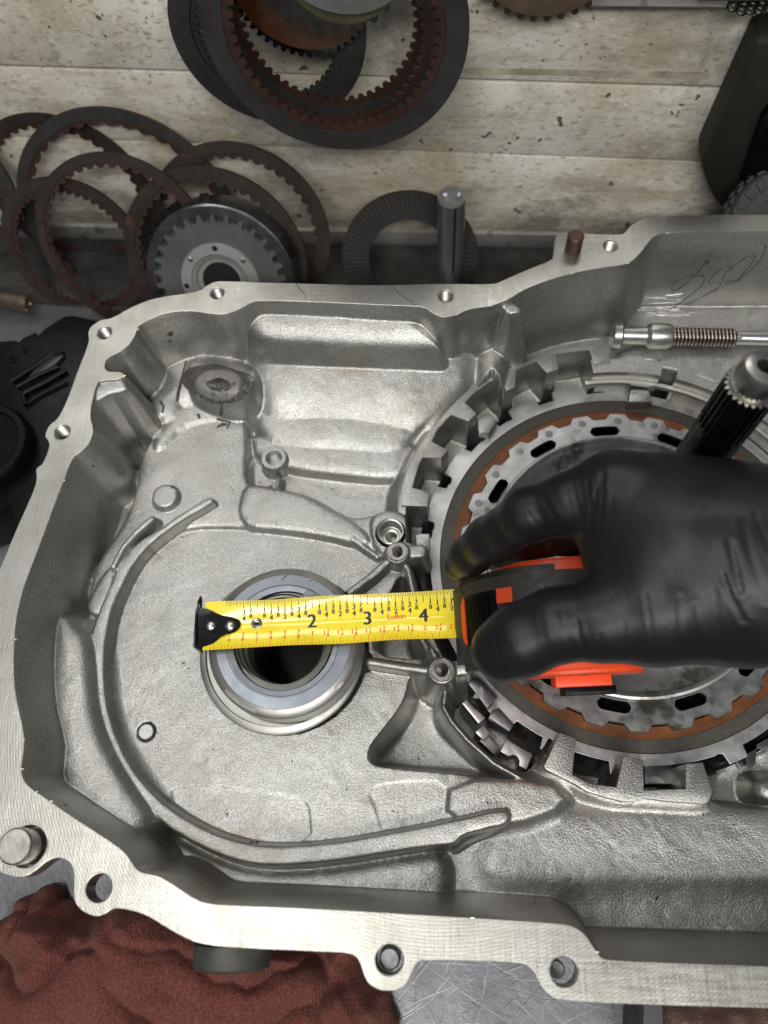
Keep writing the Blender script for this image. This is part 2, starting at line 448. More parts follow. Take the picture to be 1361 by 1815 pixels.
OUTER = [(2100, 372), (1361, 379), (1160, 382), (1140, 387), (1120, 397), (1105, 415), (1096, 416), (1004, 412), (983, 414), (981, 455), (975, 462), (940, 475), (890, 497), (875, 504), (780, 502), (680, 506), (500, 501), (404, 498),
 (382, 498), (366, 505), (353, 517), (279, 526), (235, 542), (198, 564), (180, 566), (169, 572), (158, 581), (155, 592), (158, 605), (136, 660), (119, 708), (103, 741), (88, 752), (81, 764), (79, 774), (84, 780), (88, 790), (75, 823), (68, 826), (62, 834), (65, 845), (61, 865), (40, 912), (22, 953),
 (0, 1006), (-30, 1080), (-60, 1180), (-66, 1300), (-60, 1420), (-40, 1500), (-18, 1540), (8, 1551), (33, 1556), (50, 1552), (66, 1541), (82, 1527), (99, 1520), (117, 1524), (129, 1537), (131, 1556), (129, 1589), (134, 1604), (146, 1617), (169, 1626), (187, 1620), (198, 1611), (212, 1610), (255, 1620), (296, 1646), (325, 1662), (350, 1673), (400, 1680),
 (560, 1687), (618, 1689), (632, 1697), (639, 1711), (646, 1735), (656, 1747), (672, 1756), (696, 1757), (714, 1751), (724, 1738), (732, 1719), (738, 1706), (748, 1701), (861, 1704), (925, 1707), (938, 1713), (947, 1724), (957, 1746), (975, 1766), (997, 1775), (1137, 1781), (1361, 1787), (2100, 1806)]
INNER = [(2100, 402), (1361, 408), (1180, 410), (1160, 416), (1146, 430), (1134, 447), (1118, 463), (1100, 469), (1070, 472), (1000, 485), (930, 510), (900, 530), (870, 541), (845, 544), (826, 548), (806, 558), (784, 561), (768, 553), (752, 542), (730, 541), (554, 533), (459, 530), (444, 535), (424, 547), (400, 555), (378, 555), (338, 548), (294, 552), (257, 568), (241, 579), (237, 596), (222, 617), (196, 629), (184, 640), (182, 652), (190, 661), (212, 660), (220, 666), (205, 672), (176, 672), (168, 684), (164, 699), (157, 728), (158, 745), (163, 762), (159, 781), (148, 795), (129, 808), (120, 826), (113, 846), (95, 891), (73, 952), (50, 1012), (37, 1048), (28, 1085), (23, 1120), (21, 1188), (25, 1238), (40, 1300), (40, 1325), (34, 1364), (38, 1385), (50, 1399), (70, 1412), (121, 1448), (210, 1505), (228, 1525), (238, 1543), (250, 1551), (280, 1555), (313, 1576), (345, 1598), (368, 1605), (400, 1608), (560, 1614), (804, 1629), (1000, 1641), (1020, 1647), (1036, 1659), (1054, 1688), (1066, 1702), (1082, 1706), (1166, 1710), (1361, 1717), (2100, 1740)]
inner_w = chaikin(poly(INNER, 0), 2); outer_w = chaikin(poly(OUTER, 0), 2)

STRIP_IN = [(378, 890), (323, 920), (272, 957), (239, 993), (217, 1034), (198, 1078), (187, 1129), (184, 1181), (187, 1239), (202, 1298), (228, 1354), (263, 1400), (305, 1437), (350, 1464), (400, 1486), (473, 1502), (584, 1495), (694, 1476), (804, 1454), (898, 1432)]
STRIP_OUT = [(905, 1450), (895, 1463), (863, 1469), (819, 1481), (806, 1497), (767, 1500), (731, 1505), (584, 1529), (473, 1536), (412, 1526), (350, 1499), (288, 1462), (230, 1404), (189, 1345), (165, 1270), (157, 1200), (157, 1130), (172, 1086), (196, 1030), (208, 1001), (240, 960), (285, 935), (300, 922), (331, 903), (368, 880), (377, 882)]
# floors
up([(160, 1180), (170, 1080), (205, 1000), (240, 930), (300, 885), (380, 915), (500, 930), (650, 955), (720, 1000), (740, 1130), (760, 1200), (800, 1380), (960, 1385), (1008, 1424), (900, 1466), (800, 1500), (600, 1530), (470, 1536), (350, 1500), (230, 1405), (170, 1290)], -45, 7, 3, 1)
up([(150, 1090), (160, 1010), (215, 930), (240, 870), (245, 800), (330, 700), (420, 690), (440, 760), (432, 862), (470, 862), (541, 877), (582, 903), (618, 919), (690, 905), (720, 960), (700, 985), (652, 970), (582, 951), (501, 939), (400, 933), (330, 935), (270, 960), (230, 1020), (200, 1090)], -42.2, 5, 2.0, 1)
up([(430, 855), (471, 861), (541, 877), (582, 903), (622, 922), (660, 955), (640, 966), (582, 950), (501, 938), (420, 932)], -40.6, 3, 2.5, 1.2)
# step marks on the floor
down([(290, 1405), (350, 1391), (494, 1407), (539, 1417), (549, 1436), (552, 1492), (470, 1505), (360, 1470)], -45.7, 1.3, .6, .4, 1)
down([(650, 1400), (694, 1385), (800, 1385), (795, 1455), (677, 1478), (668, 1440)], -45.5, 1.2, .6, .4, 1)
up([(800, 1385), (975, 1385), (1008, 1424), (906, 1462), (794, 1452)], -43.2, 1.5, 1.5, 1, 1)
# outer shoulder on the left and the stepped strip
up([(93, 1092), (112, 1085), (128, 1110), (146, 1128), (152, 1180), (156, 1250), (176, 1320), (222, 1400), (262, 1455), (235, 1490), (180, 1470), (120, 1432), (98, 1400), (90, 1330), (80, 1230), (84, 1150)], -29, 2.2, 9, 3, 2)
up([(150, 1470), (235, 1520), (330, 1570), (400, 1590), (560, 1598), (780, 1612), (794, 1560), (786, 1520), (760, 1512), (600, 1542), (470, 1550), (370, 1522), (270, 1470)], -46, 2.6, 5, 2)
up(STRIP_IN+STRIP_OUT, -35.8, 7, .5, .45, 1)
up([(800, 1498), (820, 1478), (862, 1470), (862, 1455), (900, 1440), (903, 1462), (872, 1474), (830, 1488), (806, 1506)], -42, 5, 1.5, .6)
up_line([(268, 918), (240, 942), (217, 968), (199, 1002)], -33.6, 3.4, 7, .6, .5)
up([(206, 1012), (186, 1083), (172, 1090), (157, 1086), (150, 1070), (190, 1000)], -39.5, 5, 1, .7, 2)
disc_up(291, 878, -37.5, 7.0, 7, 1.2, .5)
# lower pan slope
up([(1000, 1440), (1250, 1440), (1480, 1440), (1480, 1560), (1000, 1560), (900, 1560), (860, 1540), (880, 1480)], -48.5, .8, 6, 3)
# ledges on the far wall
up([(418, 528), (425, 568), (436, 586), (470, 597), (600, 601), (770, 605), (790, 603), (772, 575), (755, 530), (600, 515)], -9, 6, 5, 4, 2, (0, .18))
up([(420, 560), (440, 700), (470, 738), (560, 733), (650, 738), (720, 755), (770, 745), (812, 700), (850, 660), (850, 560)], -33, 7, 5, 4, 2, (0, .22))
up([(440, 680), (452, 775), (520, 788), (640, 792), (700, 800), (770, 740), (770, 680)], -41, 4, 4, 3, 2, (0, .1))
up([(438, 760), (450, 810), (520, 830), (590, 838), (682, 848), (720, 840), (740, 790), (700, 760)], -45.5, 4, 3, 2, 1, (0, .05))
down([(535, 846), (686, 866), (684, 890), (590, 884)], -53, 5, 2, 1, 1)
up([(226, 640), (300, 628), (322, 616), (380, 612), (440, 628), (460, 660), (456, 700), (430, 715), (330, 700), (300, 735), (268, 742), (246, 726), (256, 700), (286, 668)], -34, 5, 5, 3, 2)
up([(318, 632), (345, 615), (400, 618), (446, 640), (454, 660), (444, 700), (400, 705), (340, 690)], -27, 3.5, 4, 3, 2, (0, -.25))
up([(310, 700), (330, 690), (450, 690), (450, 740), (330, 745), (285, 800), (262, 790)], -40, 4, 4, 2)
# housing round the clutch
CC = np.array([102.5, 135.5]); ZP = -61.0
up([(838, 640), (808, 684), (800, 708), (776, 736), (750, 768), (728, 803), (712, 838), (700, 880), (700, 915), (760, 920), (840, 800), (960, 700)], -43.5, 2.4, 7, 2)
up([(655, 905), (715, 900), (745, 950), (735, 1010), (690, 1000), (655, 960)], -40, 6, 2, 1)
up([(955, 1350), (968, 1372), (1020, 1402), (1080, 1426), (1145, 1428), (1250, 1434), (1262, 1415), (1262, 1360), (1100, 1330)], -46, 2.2, 5, 2)
up([(1080, 600), (1361, 575), (1480, 560), (1480, 1000), (1361, 900), (1250, 760), (1080, 690)], -43, 5, 4, 2)
up([(870, 520), (905, 520), (930, 530), (925, 548), (905, 640), (890, 690), (850, 690), (845, 640), (830, 560)], -30, 9, 6, 3)
up_line([(924, 535), (918, 590), (906, 650), (893, 700)], -9, 1.8, 14, 2, .6) if False else None
down([(1268, 1395), (1262, 1428), (1361, 1437), (1500, 1446), (1500, 1260), (1361, 1315), (1290, 1345)], -72, 9, 1.5, 1, 1, False, -47)
up([(1340, 1385), (1352, 1378), (1400, 1376), (1440, 1420), (1400, 1436), (1346, 1420)], -56, 4, 6, 3)
# wall
s0 = sdf(inner_w, GX, GY)
din = np.maximum(-s0, 0); zw = -(np.minimum(din, 1.5)*4+np.maximum(din-1.5, 0)*9)
Z = smax(Z, zw.astype(np.float32), 5.0)
# fin on the left wall
up([(176, 668), (217, 662), (222, 672), (228, 690), (180, 700), (150, 735), (150, 690)], -1.5, 9, 2, .8, 1)
up([(188, 655), (219, 662), (222, 669), (200, 676)], -1.2, 14, 1.5, .5, 1)
# sharp rib beside the clutch
up([(908, 532), (926, 545), (924, 552), (900, 556), (885, 540)], -3, 6, 3, .6, 1)
# pockets
down([(725, 1197), (718, 1231), (706, 1256), (666, 1306), (651, 1327), (653, 1351), (675, 1361), (840, 1375), (899, 1381), (930, 1382), (930, 1372), (875, 1346), (828, 1303), (793, 1270), (787, 1252), (790, 1222), (760, 1205), (743, 1198)], -78, 9, 1.6, 1, 1, False, -44)
down([(652, 1112), (684, 1052), (706, 1010), (720, 1016), (732, 1066), (738, 1128), (762, 1150), (752, 1168), (662, 1160)], -74, 10, 1.5, 1, 1, False, -40)
down([(645, 1192), (640, 1165), (655, 1150), (662, 1170), (660, 1190)], -56, 6, 1.5, .8, 1, False, -44)
# the well that holds the clutch
down([(CC[0]+106*math.cos(a), CC[1]+106*math.sin(a)) for a in np.linspace(0, 2*math.pi, 72, endpoint=False)], -90, 14, .6, .4, 0, True, None)
for wn_ in ([(826, 712), (842, 695), (869, 675), (888, 692), (896, 720), (850, 735), (844, 730)], [(767, 778), (776, 760), (800, 735), (832, 748), (836, 770), (800, 800), (793, 797)], [(731, 864), (742, 826), (750, 810), (783, 813), (785, 850), (764, 878), (748, 868)],
            [(723, 899), (758, 899), (770, 930), (762, 960), (738, 950), (734, 962), (723, 960)], [(726, 1000), (762, 996), (770, 1045), (737, 1050)], [(915, 657), (949, 641), (969, 662), (970, 690), (914, 690)], [(986, 628), (1043, 620), (1053, 646), (1050, 670), (992, 670)],
            [(1022, 1310), (1104, 1341), (1091, 1394), (1046, 1387), (1016, 1372)], [(1141, 1348), (1214, 1355), (1214, 1397), (1143, 1399)]):
    wq = np.array(wn_, float); wq = wq.mean(0)+(wq-wq.mean(0))*1.13
    down(wq, -86 if wn_[0][1] > 1200 else -70, 40, .3, .2, 0, False, -42)
down([(1141, 636), (1158, 637), (1156, 680), (1126, 680)], -70, 40, .4, .3, 0, False, -43)
down([(792, 1238), (803, 1268), (834, 1301), (880, 1344), (932, 1372), (958, 1352), (985, 1300), (880, 1200), (800, 1195)], -87, 30, .4, .3, 1, False, -45)
# thin rim of the well, ribs and bosses
up_line([(786, 1252), (800, 1278), (828, 1310), (875, 1352), (930, 1383)], -44, 2.6, 14, .8, .5)
up_line([(786, 1252), (789, 1230), (792, 1205)], -46, 2.6, 10, 1.5, .5)
up_line([(615, 1052), (660, 1018), (702, 978)], -38, 4.6, 10, 1.5, .6)
up_line([(704, 978), (724, 1010), (735, 1060), (742, 1120), (775, 1180)], -40, 4.0, 12, 1.2, .6)
up_line([(655, 1172), (720, 1182), (783, 1190)], -38, 4.4, 10, 1.5, .6)
up_line([(783, 1188), (765, 1150)], -38, 3.4, 10, 1.5, .6)
up_line([(704, 978), (745, 975)], -38, 8.0, 12, 1.0, .6)
up_line([(783, 1188), (822, 1182)], -38, 8.0, 12, 1.0, .6)
up_line([(493, 845), (489, 868)], -44, 2.2, 8, 2, .6)
up_line([(625, 955), (668, 985)], -41, 3, 6, 2, .6)
BOSS = {}
for nm, px, py, z, rr in (('a', 704, 978, -36.5, 6.2), ('b', 783, 1188, -36.5, 6.6), ('c', 692, 942, -38.5, 7.0), ('d', 485, 812, -43, 7.0)):
    BOSS[nm] = (disc_up(px, py, z, rr, 9, 2.0, .5), z, rr)
for nm, r in (('a', 3.0), ('b', 3.4), ('c', 6.2), ('d', 4.4)):
    c, z, rr = BOSS[nm]; disc_down(c, -80 if nm != 'd' else z-7, r)
COLC = P(502, 1134, -25)[:2]
disc_down(P(500, 1142, -33)[:2], -90, 38.2)
PEG = P(259, 1297, -45); disc_down(PEG[:2], -49, 4.4)
HOLE2 = P(1262, 575, -40); 
# slotted hole in the far wall
down([(1243, 582), (1255, 572), (1280, 563), (1291, 568), (1291, 578), (1280, 584)], -70, 12, .6, .4, 1, False, -36)
# fine unevenness of the casting
def smooth_noise(X, Y, sc, seed):
    g = np.random.default_rng(seed).standard_normal((260, 260)).astype(np.float32)
    u = X/sc+70; v = Y/sc+70; i = np.floor(u).astype(int); j = np.floor(v).astype(int)
    fu = u-i; fv = v-j; fu = fu*fu*(3-2*fu); fv = fv*fv*(3-2*fv)
    i %= 259; j %= 259
    return (g[j, i]*(1-fu)+g[j, i+1]*fu)*(1-fv)+(g[j+1, i]*(1-fu)+g[j+1, i+1]*fu)*fv
Z += (smooth_noise(GX, GY, 9, 1)*.12+smooth_noise(GX, GY, 3.2, 2)*.05).astype(np.float32)
Z = np.minimum(Z, -.4).astype(np.float32)

def zat(x, y):
    i = int(np.clip(round((x-xs[0])/GS), 0, len(xs)-1)); j = int(np.clip(round((y-ys[0])/GS), 0, len(ys)-1)); return float(Z[j, i])
def hit(px, py):
    r = ray(px, py); r = r/-r[2]
    for q in range(0, 1000):
        p = CAM+r*(H+2+q*.1)
        if p[2] <= zat(p[0], p[1]): return p
    return P(px, py, -53)

case = thing('transmission_case', 'open cast aluminium gearbox case with machined rim lying on the bench', 'gearbox case', (0, 110, ZB))
co = root_off(case)
keep = (s0 < 2.6)
rc = np.hypot(GX-CC[0], GY-CC[1]); keep &= ~(rc < 96)
kq = keep[:-1, :-1] & keep[1:, :-1] & keep[:-1, 1:] & keep[1:, 1:]
ny, nx = Z.shape
idx = np.full(ny*nx, -1, np.int64); jj, ii = np.nonzero(kq)
corner = np.stack([jj*nx+ii, jj*nx+ii+1, (jj+1)*nx+ii+1, (jj+1)*nx+ii], 1)
used = np.unique(corner); idx[used] = np.arange(len(used)); fc = idx[corner]
V = (np.stack([GX.ravel()[used], GY.ravel()[used], Z.ravel()[used]], 1)-co)*MM
me = bpy.data.meshes.new('case_body')
me.vertices.add(len(V)); me.vertices.foreach_set('co', V.ravel().astype(np.float32))
me.loops.add(fc.size); me.loops.foreach_set('vertex_index', fc.ravel().astype(np.int32))
me.polygons.add(len(fc)); me.polygons.foreach_set('loop_start', np.arange(0, fc.size, 4, dtype=np.int32))
me.update(calc_edges=True); me.polygons.foreach_set('use_smooth', np.ones(len(fc), bool)); me.validate(); me.materials.append(CAST)
body = bpy.data.objects.new('case_body', me); COL.objects.link(body); body.parent = case

# flange with its holes
THREAD = [(385, 520, 3.6), (185, 590, 3.8), (110, 766, 4.0), (790, 525, 3.7), (1082, 436, 3.7)]
PLAIN = [(175, 1574, 5.0), (690, 1701, 5.0), (1000, 1722, 4.9)]
PIN = (48, 1500, 7.6)
holes = [circ(P(x, y, 0)[:2], r, 28) for x, y, r in THREAD+PLAIN+[PIN]]
in_c = chaikin(poly(INNER, 0), 2, False)
tg = np.gradient(in_c, axis=0); tg /= np.linalg.norm(tg, axis=1)[:, None]+1e-9; nrm = np.stack([-tg[:, 1], tg[:, 0]], 1)
if sdf(inner_w, (in_c[40]+nrm[40]*2)[None, :1], (in_c[40]+nrm[40]*2)[None, 1:])[0, 0] > 0: nrm = -nrm
flange_w = np.concatenate([chaikin(poly(OUTER, 0), 2, False), (in_c+nrm*.75)[::-1]])
flange = fill_sheet('mating_flange', flange_w, holes, 0, 9.0, .35, MACH, case)
flange.data.materials.append(CAST)
for fp in flange.data.polygons:
    if abs(fp.normal.z) < .5: fp.material_index = 1
for x, y, r in THREAD:
    c = P(x, y, 0); prof = [(r+.9, .04), (r+.75, .06), (r, -.6)]
    zz = -.6
    for k in range(9):
        prof += [(r-.75, zz-.65), (r, zz-1.3)]; zz -= 1.3
    prof += [(r-.3, -16), (0.01, -16.5)]
    v, f = lathe(prof, at(c), 28); mk('threaded_hole', v, f, THR, case, 25)
for k, (x, y, r) in enumerate(PLAIN):
    c = P(x, y, 0); v, f = lathe([(r+.5, .05), (r+.02, -.35), (r-.05, -9), (r+2, -9.2), (r+2, -7)], at(c), 32); mk('bolt_hole', v, f, WORN, case, 30)
# bolt shank showing inside one hole
c = P(690, 1700, -7); v, f = lathe([(.01, 0), (3.3, 0), (3.9, -.6), (4.0, -14), (.01, -14)], at(c), 28); mk('bolt_shank', v, f, TABSTEEL, case)
c = P(1000, 1722, -9)+np.array([-2.4, .3, -3]); v, f = lathe([(.01, 0), (2.6, 0), (3.2, -.6), (3.2, -14), (.01, -14)], at(c), 24); mk('bolt_shank', v, f, WORN, case)
# dowel pins
c = P(1015, 442, 0); v, f = lathe([(.01, 10.5), (3.7, 10.5), (4.25, 9.9), (4.25, -8), (.01, -8)], at(c), 32); mk('dowel_pin', v, f, REDRUST, case, 30)
c = P(47, 1500, 0); v, f = lathe([(.01, 9.5), (6.0, 9.5), (6.7, 8.8), (6.7, -8), (.01, -8)], at(c), 36); mk('dowel_pin', v, f, WORN, case, 30)
# outside skirt under the flange
sk = chaikin(poly(INNER, 0), 1)
def offset(pl, d):
    t = np.roll(pl, -1, 0)-np.roll(pl, 1, 0); t /= np.linalg.norm(t, axis=1)[:, None]+1e-9
    return pl+np.stack([-t[:, 1], t[:, 0]], 1)*d
area2 = .5*np.sum(sk[:, 0]*np.roll(sk[:, 1], -1)-np.roll(sk[:, 0], -1)*sk[:, 1])
so = offset(sk, -3.2 if area2 > 0 else 3.2)
n = len(so); zz = [-8, -40, -70, ZB+.5]; V = []; Fc = []
cen = so.mean(0)
for q, z in enumerate(zz):
    sc_ = [1, .985, .96, .93][q]
    V += [(cen[0]+(p[0]-cen[0])*sc_, cen[1]+(p[1]-cen[1])*sc_, z) for p in so]
for q in range(3):
    for i in range(n): Fc.append((q*n+i, q*n+(i+1) % n, (q+1)*n+(i+1) % n, (q+1)*n+i))
mk('outer_shell', V, Fc, CAST, case)
# plug below the rim
a = P(413, 1672, -16); fr, L = axis_frame(a, a+np.array([0, -8.6, 0])); v, f = lathe([(.01, L), (13.2, L), (14.6, L-1), (14.8, 0), (.01, 0)], fr, 48); mk('side_plug', v, f, M('dull_dark_plug', (.05, .05, .045), (.09, .09, .08), .5, .6, 120), case)
# scribe lines across the flange
def on_flat(pts, z, r, name, mat):
    mb = MB()
    for l in pts: mb.add(*tube([P(x, y, z) for x, y in l], r, 5))
    return mk(name, mb.V(), mb.f, mat, case)
for l in ([(525, 503), (531, 512), (540, 522), (542, 530)], [(694, 507), (706, 520), (722, 530), (736, 541)]): on_flat([l], .03, .16, 'parting_line', PENCIL)
# casting flash and nicks along the inner edge
mb = MB()
ed = chaikin(in_c+nrm*.75, 1, False); pxs = toworld_px(np.c_[ed, np.zeros(len(ed))])
for (ex_, ey_), p in zip(pxs, ed):
    lim = .05 if (500 < ex_ < 760 and ey_ < 560) or (990 < ex_ < 1320 and ey_ < 500) else .02
    if random.random() < lim:
        bm = bmesh.new(); bmesh.ops.create_icosphere(bm, subdivisions=1, radius=1)
        sv = np.array([x.co for x in bm.verts])*np.array([random.uniform(.4, 2.0), random.uniform(.15, .3), .2])+np.array([p[0], p[1], -.05])
        mb.add(sv, [[x.index for x in q.verts] for q in bm.faces]); bm.free()
o = mk('casting_flash', mb.V(), mb.f, SCRATCH, case); o['kind'] = 'stuff'

# ring lugs (cast, machined sides)
RING1 = [(811, 687), (818, 696), (807, 712), (782, 738), (757, 769), (734, 803), (719, 836), (711, 868), (711, 896), (758, 898), (761, 876), (747, 868), (731, 864), (742, 826), (749, 811), (782, 812), (794, 798), (766, 782), (769, 776), (776, 761), (799, 735), (830, 747), (845, 733), (824, 713), (841, 696), (868, 676), (880, 672), (889, 691), (886, 676), (872, 669), (841, 679), (818, 683)]
RING2 = [(895, 655), (926, 642), (950, 634), (985, 621), (1043, 612), (1080, 611), (1081, 641), (1053, 645), (1044, 620), (985, 628), (991, 654), (969, 661), (950, 640), (915, 656), (913, 686), (899, 692), (888, 680)]
RING3 = [(992, 1298), (1021, 1309), (1015, 1373), (1045, 1388), (1092, 1395), (1105, 1340), (1140, 1347), (1142, 1400), (1215, 1398), (1215, 1354), (1246, 1351), (1264, 1404), (1255, 1422), (1246, 1425), (1180, 1420), (1142, 1415), (1128, 1421), (1105, 1421), (1078, 1414), (1043, 1404), (1021, 1391), (968, 1365), (964, 1358)]
for r_ in (RING1, RING2, RING3):
    pl = np.c_[poly(r_, -42), np.full(len(r_), -42.0)]
    v, f = prism(pl, -84, .55); mk('lug_ring', v, f, CAST, case, 40)
# stepped seats under the shelf on the far right
def arc_band(r0, r1, a0, a1, z1, z0, n=40):
    V = []; Fc = []
    for i in range(n+1):
        a = math.radians(a0+(a1-a0)*i/n); c, s = math.cos(a), math.sin(a)
        for r, z in ((r1, z1), (r0, z1), (r0, z0), (r1, z0)): V.append((CC[0]+r*c, CC[1]+r*s, z))
    for i in range(n):
        for q in range(4): Fc.append((i*4+q, (i+1)*4+q, (i+1)*4+(q+1) % 4, i*4+(q+1) % 4))
    Fc += [(0, 1, 2, 3), (n*4+3, n*4+2, n*4+1, n*4)]
    return np.array(V), Fc
for a0, a1 in ((95, 75), (70.5, 55), (50.5, 25), (20, -8)):
    v, f = arc_band(103.2, 112, a0, a1, -43.2, -84); mk('seat_step', v, f, CAST, case, 30)
    v, f = arc_band(101.6, 108, a0-1.5, a1+1.5, -52, -84); mk('seat_step', v, f, CAST, case, 30)
v, f = arc_band(100.8, 103, 97, 20, -50.2, -52.6, 60); mk('snap_ring', v, f, BRIGHT, case)

# threaded bosses, counterbore, blind boss
for nm, r in (('a', 3.0), ('b', 3.4)):
    c, z, rr = BOSS[nm]; prof = [(r+1.6, .10), (r+.1, .10)]; zz = -.3
    for k in range(7): prof += [(r-.4, zz-.5), (r, zz-1.0)]; zz -= 1.0
    prof += [(.01, -12)]
    v, f = lathe(prof, at((c[0], c[1], z)), 28); mk('threaded_hole', v, f, WORN, case, 25)
c, z, rr = BOSS['c']
v, f = lathe([(6.9, .1), (6.5, .35), (6.0, .2), (5.9, -5), (5.2, -6.5), (4.4, -6.6), (4.1, -7.6), (3.0, -8), (2.9, -20), (.01, -20)], at((c[0], c[1], z)), 40); mk('counterbored_hole', v, f, BRIGHT, case, 30)
c, z, rr = BOSS['d']
v, f = lathe([(6.7, -.1), (6.5, .3), (4.5, .3), (4.2, -.1), (4.0, -4.2), (3.0, -5.2), (.01, -5.4)], at((c[0], c[1], z)), 36); mk('blind_boss', v, f, CAST, case, 30)
v, f = lathe([(.01, 1.6), (3.2, 1.6), (3.6, 1.2), (3.6, -4), (.01, -4)], at((PEG[0], PEG[1], -46.2)), 28); mk('locating_peg', v, f, HUB, case, 30)
# damaged drain boss in the far corner: raised washer with an off-centre hole
o3 = hit(388, 684); tn = np.array([.03, .26, .96]); tn /= np.linalg.norm(tn); uu = np.cross([0, 1., 0], tn); uu /= np.linalg.norm(uu)
frb = (hit(388, 680)+tn*1.6, uu, np.cross(tn, uu), tn)
def blob(r, amp, seed, n=48):
    g = random.Random(seed); ph = [g.uniform(0, 6.28) for _ in range(5)]
    return lambda i, a: r*(1+amp*sum(math.sin((k+2)*a+ph[k])/(k+1) for k in range(5)))
def drape(ro, ri, cx, cy, lift, asp=.66, n=56, m_=7, rot=.12):
    V = []; Fc = []
    for i in range(n):
        a = 2*math.pi*i/n
        for j in range(m_+1):
            q = ri(i, a)+(ro(i, a)-ri(i, a))*j/m_; x, y = q*math.cos(a), q*math.sin(a)*asp
            p = hit(cx+x*math.cos(rot)-y*math.sin(rot), cy+x*math.sin(rot)+y*math.cos(rot)); e = min(1, 6*min(j/m_, 1-j/m_)+.05) if lift > .3 else 1
            V.append(p+np.array([0, -.3, 1])*lift*e)
    w_ = m_+1
    for i in range(n):
        for j in range(m_): a = i*w_+j; b = ((i+1) % n)*w_+j; Fc.append((a, b, b+1, a+1))
    return np.array(V), Fc
v, f = drape(blob(57, .10, 3), const(1), 386, 680, .22); mk('grime_patch', v, f, GRIME, case)
v, f = drape(blob(43, .05, 5), blob(18, .10, 8), 388, 682, .9); drn = mk('drain_boss', v, f, M('pitted_cast', (.20, .19, .17), (.32, .31, .285), .6, .6, 120, 400, .0004, 0, ((.05, .045, .04), .58, 90)), case)
v, f = drape(blob(19, .10, 8), const(1), 388, 682, .28); mk('plug_core', v, f, DARKSTEEL, drn)
mb = MB()
for l in ([(330, 640), (322, 668), (318, 690), (314, 712)], [(388, 704), (392, 720), (390, 735)], [(384, 742), (394, 745), (408, 748), (402, 760)], [(385, 757), (395, 752), (402, 752)], [(351, 734), (354, 742)], [(286, 712), (290, 722), (288, 732)]):
    mb.add(*tube([hit(x+random.uniform(-1, 1), y)+np.array([0, 0, .05]) for x, y in l], [random.uniform(.5, 1.1) for _ in l], 6))
mk('dirt_streak', mb.V(), mb.f, GRIME, case)
# pencil writing and pale scratches on the far wall
def zp(l): return [(1180+x/7.519, 430+y/7.519) for x, y in l]
PEN = [[(600, 225), (520, 270), (450, 370), (380, 440), (260, 560), (150, 640), (85, 650), (75, 600), (120, 530), (220, 470), (370, 430), (470, 440), (520, 460), (510, 530), (440, 610), (330, 700), (210, 790), (110, 870), (0, 915)],
       [(890, 300), (800, 310), (700, 370), (600, 460), (555, 530), (600, 545), (680, 525), (735, 530), (720, 590), (660, 640), (560, 680), (440, 745), (310, 815), (250, 830)],
       [(880, 310), (800, 390), (750, 470), (760, 530), (830, 560), (920, 540), (1000, 480), (1050, 380), (1130, 300), (1185, 220), (1190, 165), (1120, 170), (1000, 240), (900, 320), (860, 380)],
       [(1250, 20), (1310, 15), (1335, 60), (1310, 150), (1230, 270), (1100, 400), (960, 500), (860, 530), (810, 510)]]
mb = MB()
for l in PEN:
    pp = chaikin(zp(l), 2, False); pts = np.array([hit(x, y) for x, y in pp]); 
    for _ in range(2): pts[1:-1] = (pts[:-2]+pts[1:-1]*2+pts[2:])/4
    mb.add(*tube(pts+np.array([0, -.02, .08]), .27, 5))
mk('pencil_writing', mb.V(), mb.f, PENCIL, case)
mb = MB()
for k in range(16):
    x0 = random.uniform(1112, 1180); y0 = random.uniform(520, 560); L = random.uniform(20, 80)
    pts = np.array([hit(x0+L*t, y0+3*math.sin(t*2+k)+L*.03*t) for t in np.linspace(0, 1, 6)])
    mb.add(*tube(pts+np.array([0, -.02, .04]), .09, 4))
o = mk('wall_scratch', mb.V(), mb.f, SCRATCH, case); o['kind'] = 'stuff'
mb = MB()
mb.add(*tube([P(x, y, -52.5+zq) for x, y, zq in ((884, 1560, .3), (895, 1550, .8), (908, 1541, 1), (918, 1548, .4))], .13, 5))
mk('stray_hair', mb.V(), mb.f, INKB, case)

mb = MB()
for x, y, n_ in ((462, 857, 5), (486, 871, 4), (479, 862, 5), (412, 866, 4), (402, 1437, 4), (404, 1441, 3), (452, 1492, 6), (445, 1494, 4), (300, 1421, 3), (590, 868, 2), (440, 930, 3), (610, 1560, 2), (560, 960, 2), (210, 1097, 2), (740, 1345, 3), (748, 1340, 2), (330, 1180, 2), (300, 1060, 1), (380, 1330, 1), (700, 1440, 3), (1010, 1560, 2), (1120, 1520, 2), (1240, 1580, 2), (950, 1600, 2), (860, 1420, 2), (520, 1350, 2), (610, 1400, 2), (285, 1230, 1)):
    for q in range(n_):
        p = hit(x+random.gauss(0, 3), y+random.gauss(0, 2.5)); bm = bmesh.new(); bmesh.ops.create_icosphere(bm, subdivisions=1, radius=1)
        sv = np.array([z.co for z in bm.verts])*np.array([random.uniform(.2, .7), random.uniform(.2, .5), .22])+p+np.array([0, 0, .1]); mb.add(sv, [[z.index for z in y_.verts] for y_ in bm.faces]); bm.free()
o = mk('debris_speck', mb.V(), mb.f, GRIME, case); o['kind'] = 'stuff'

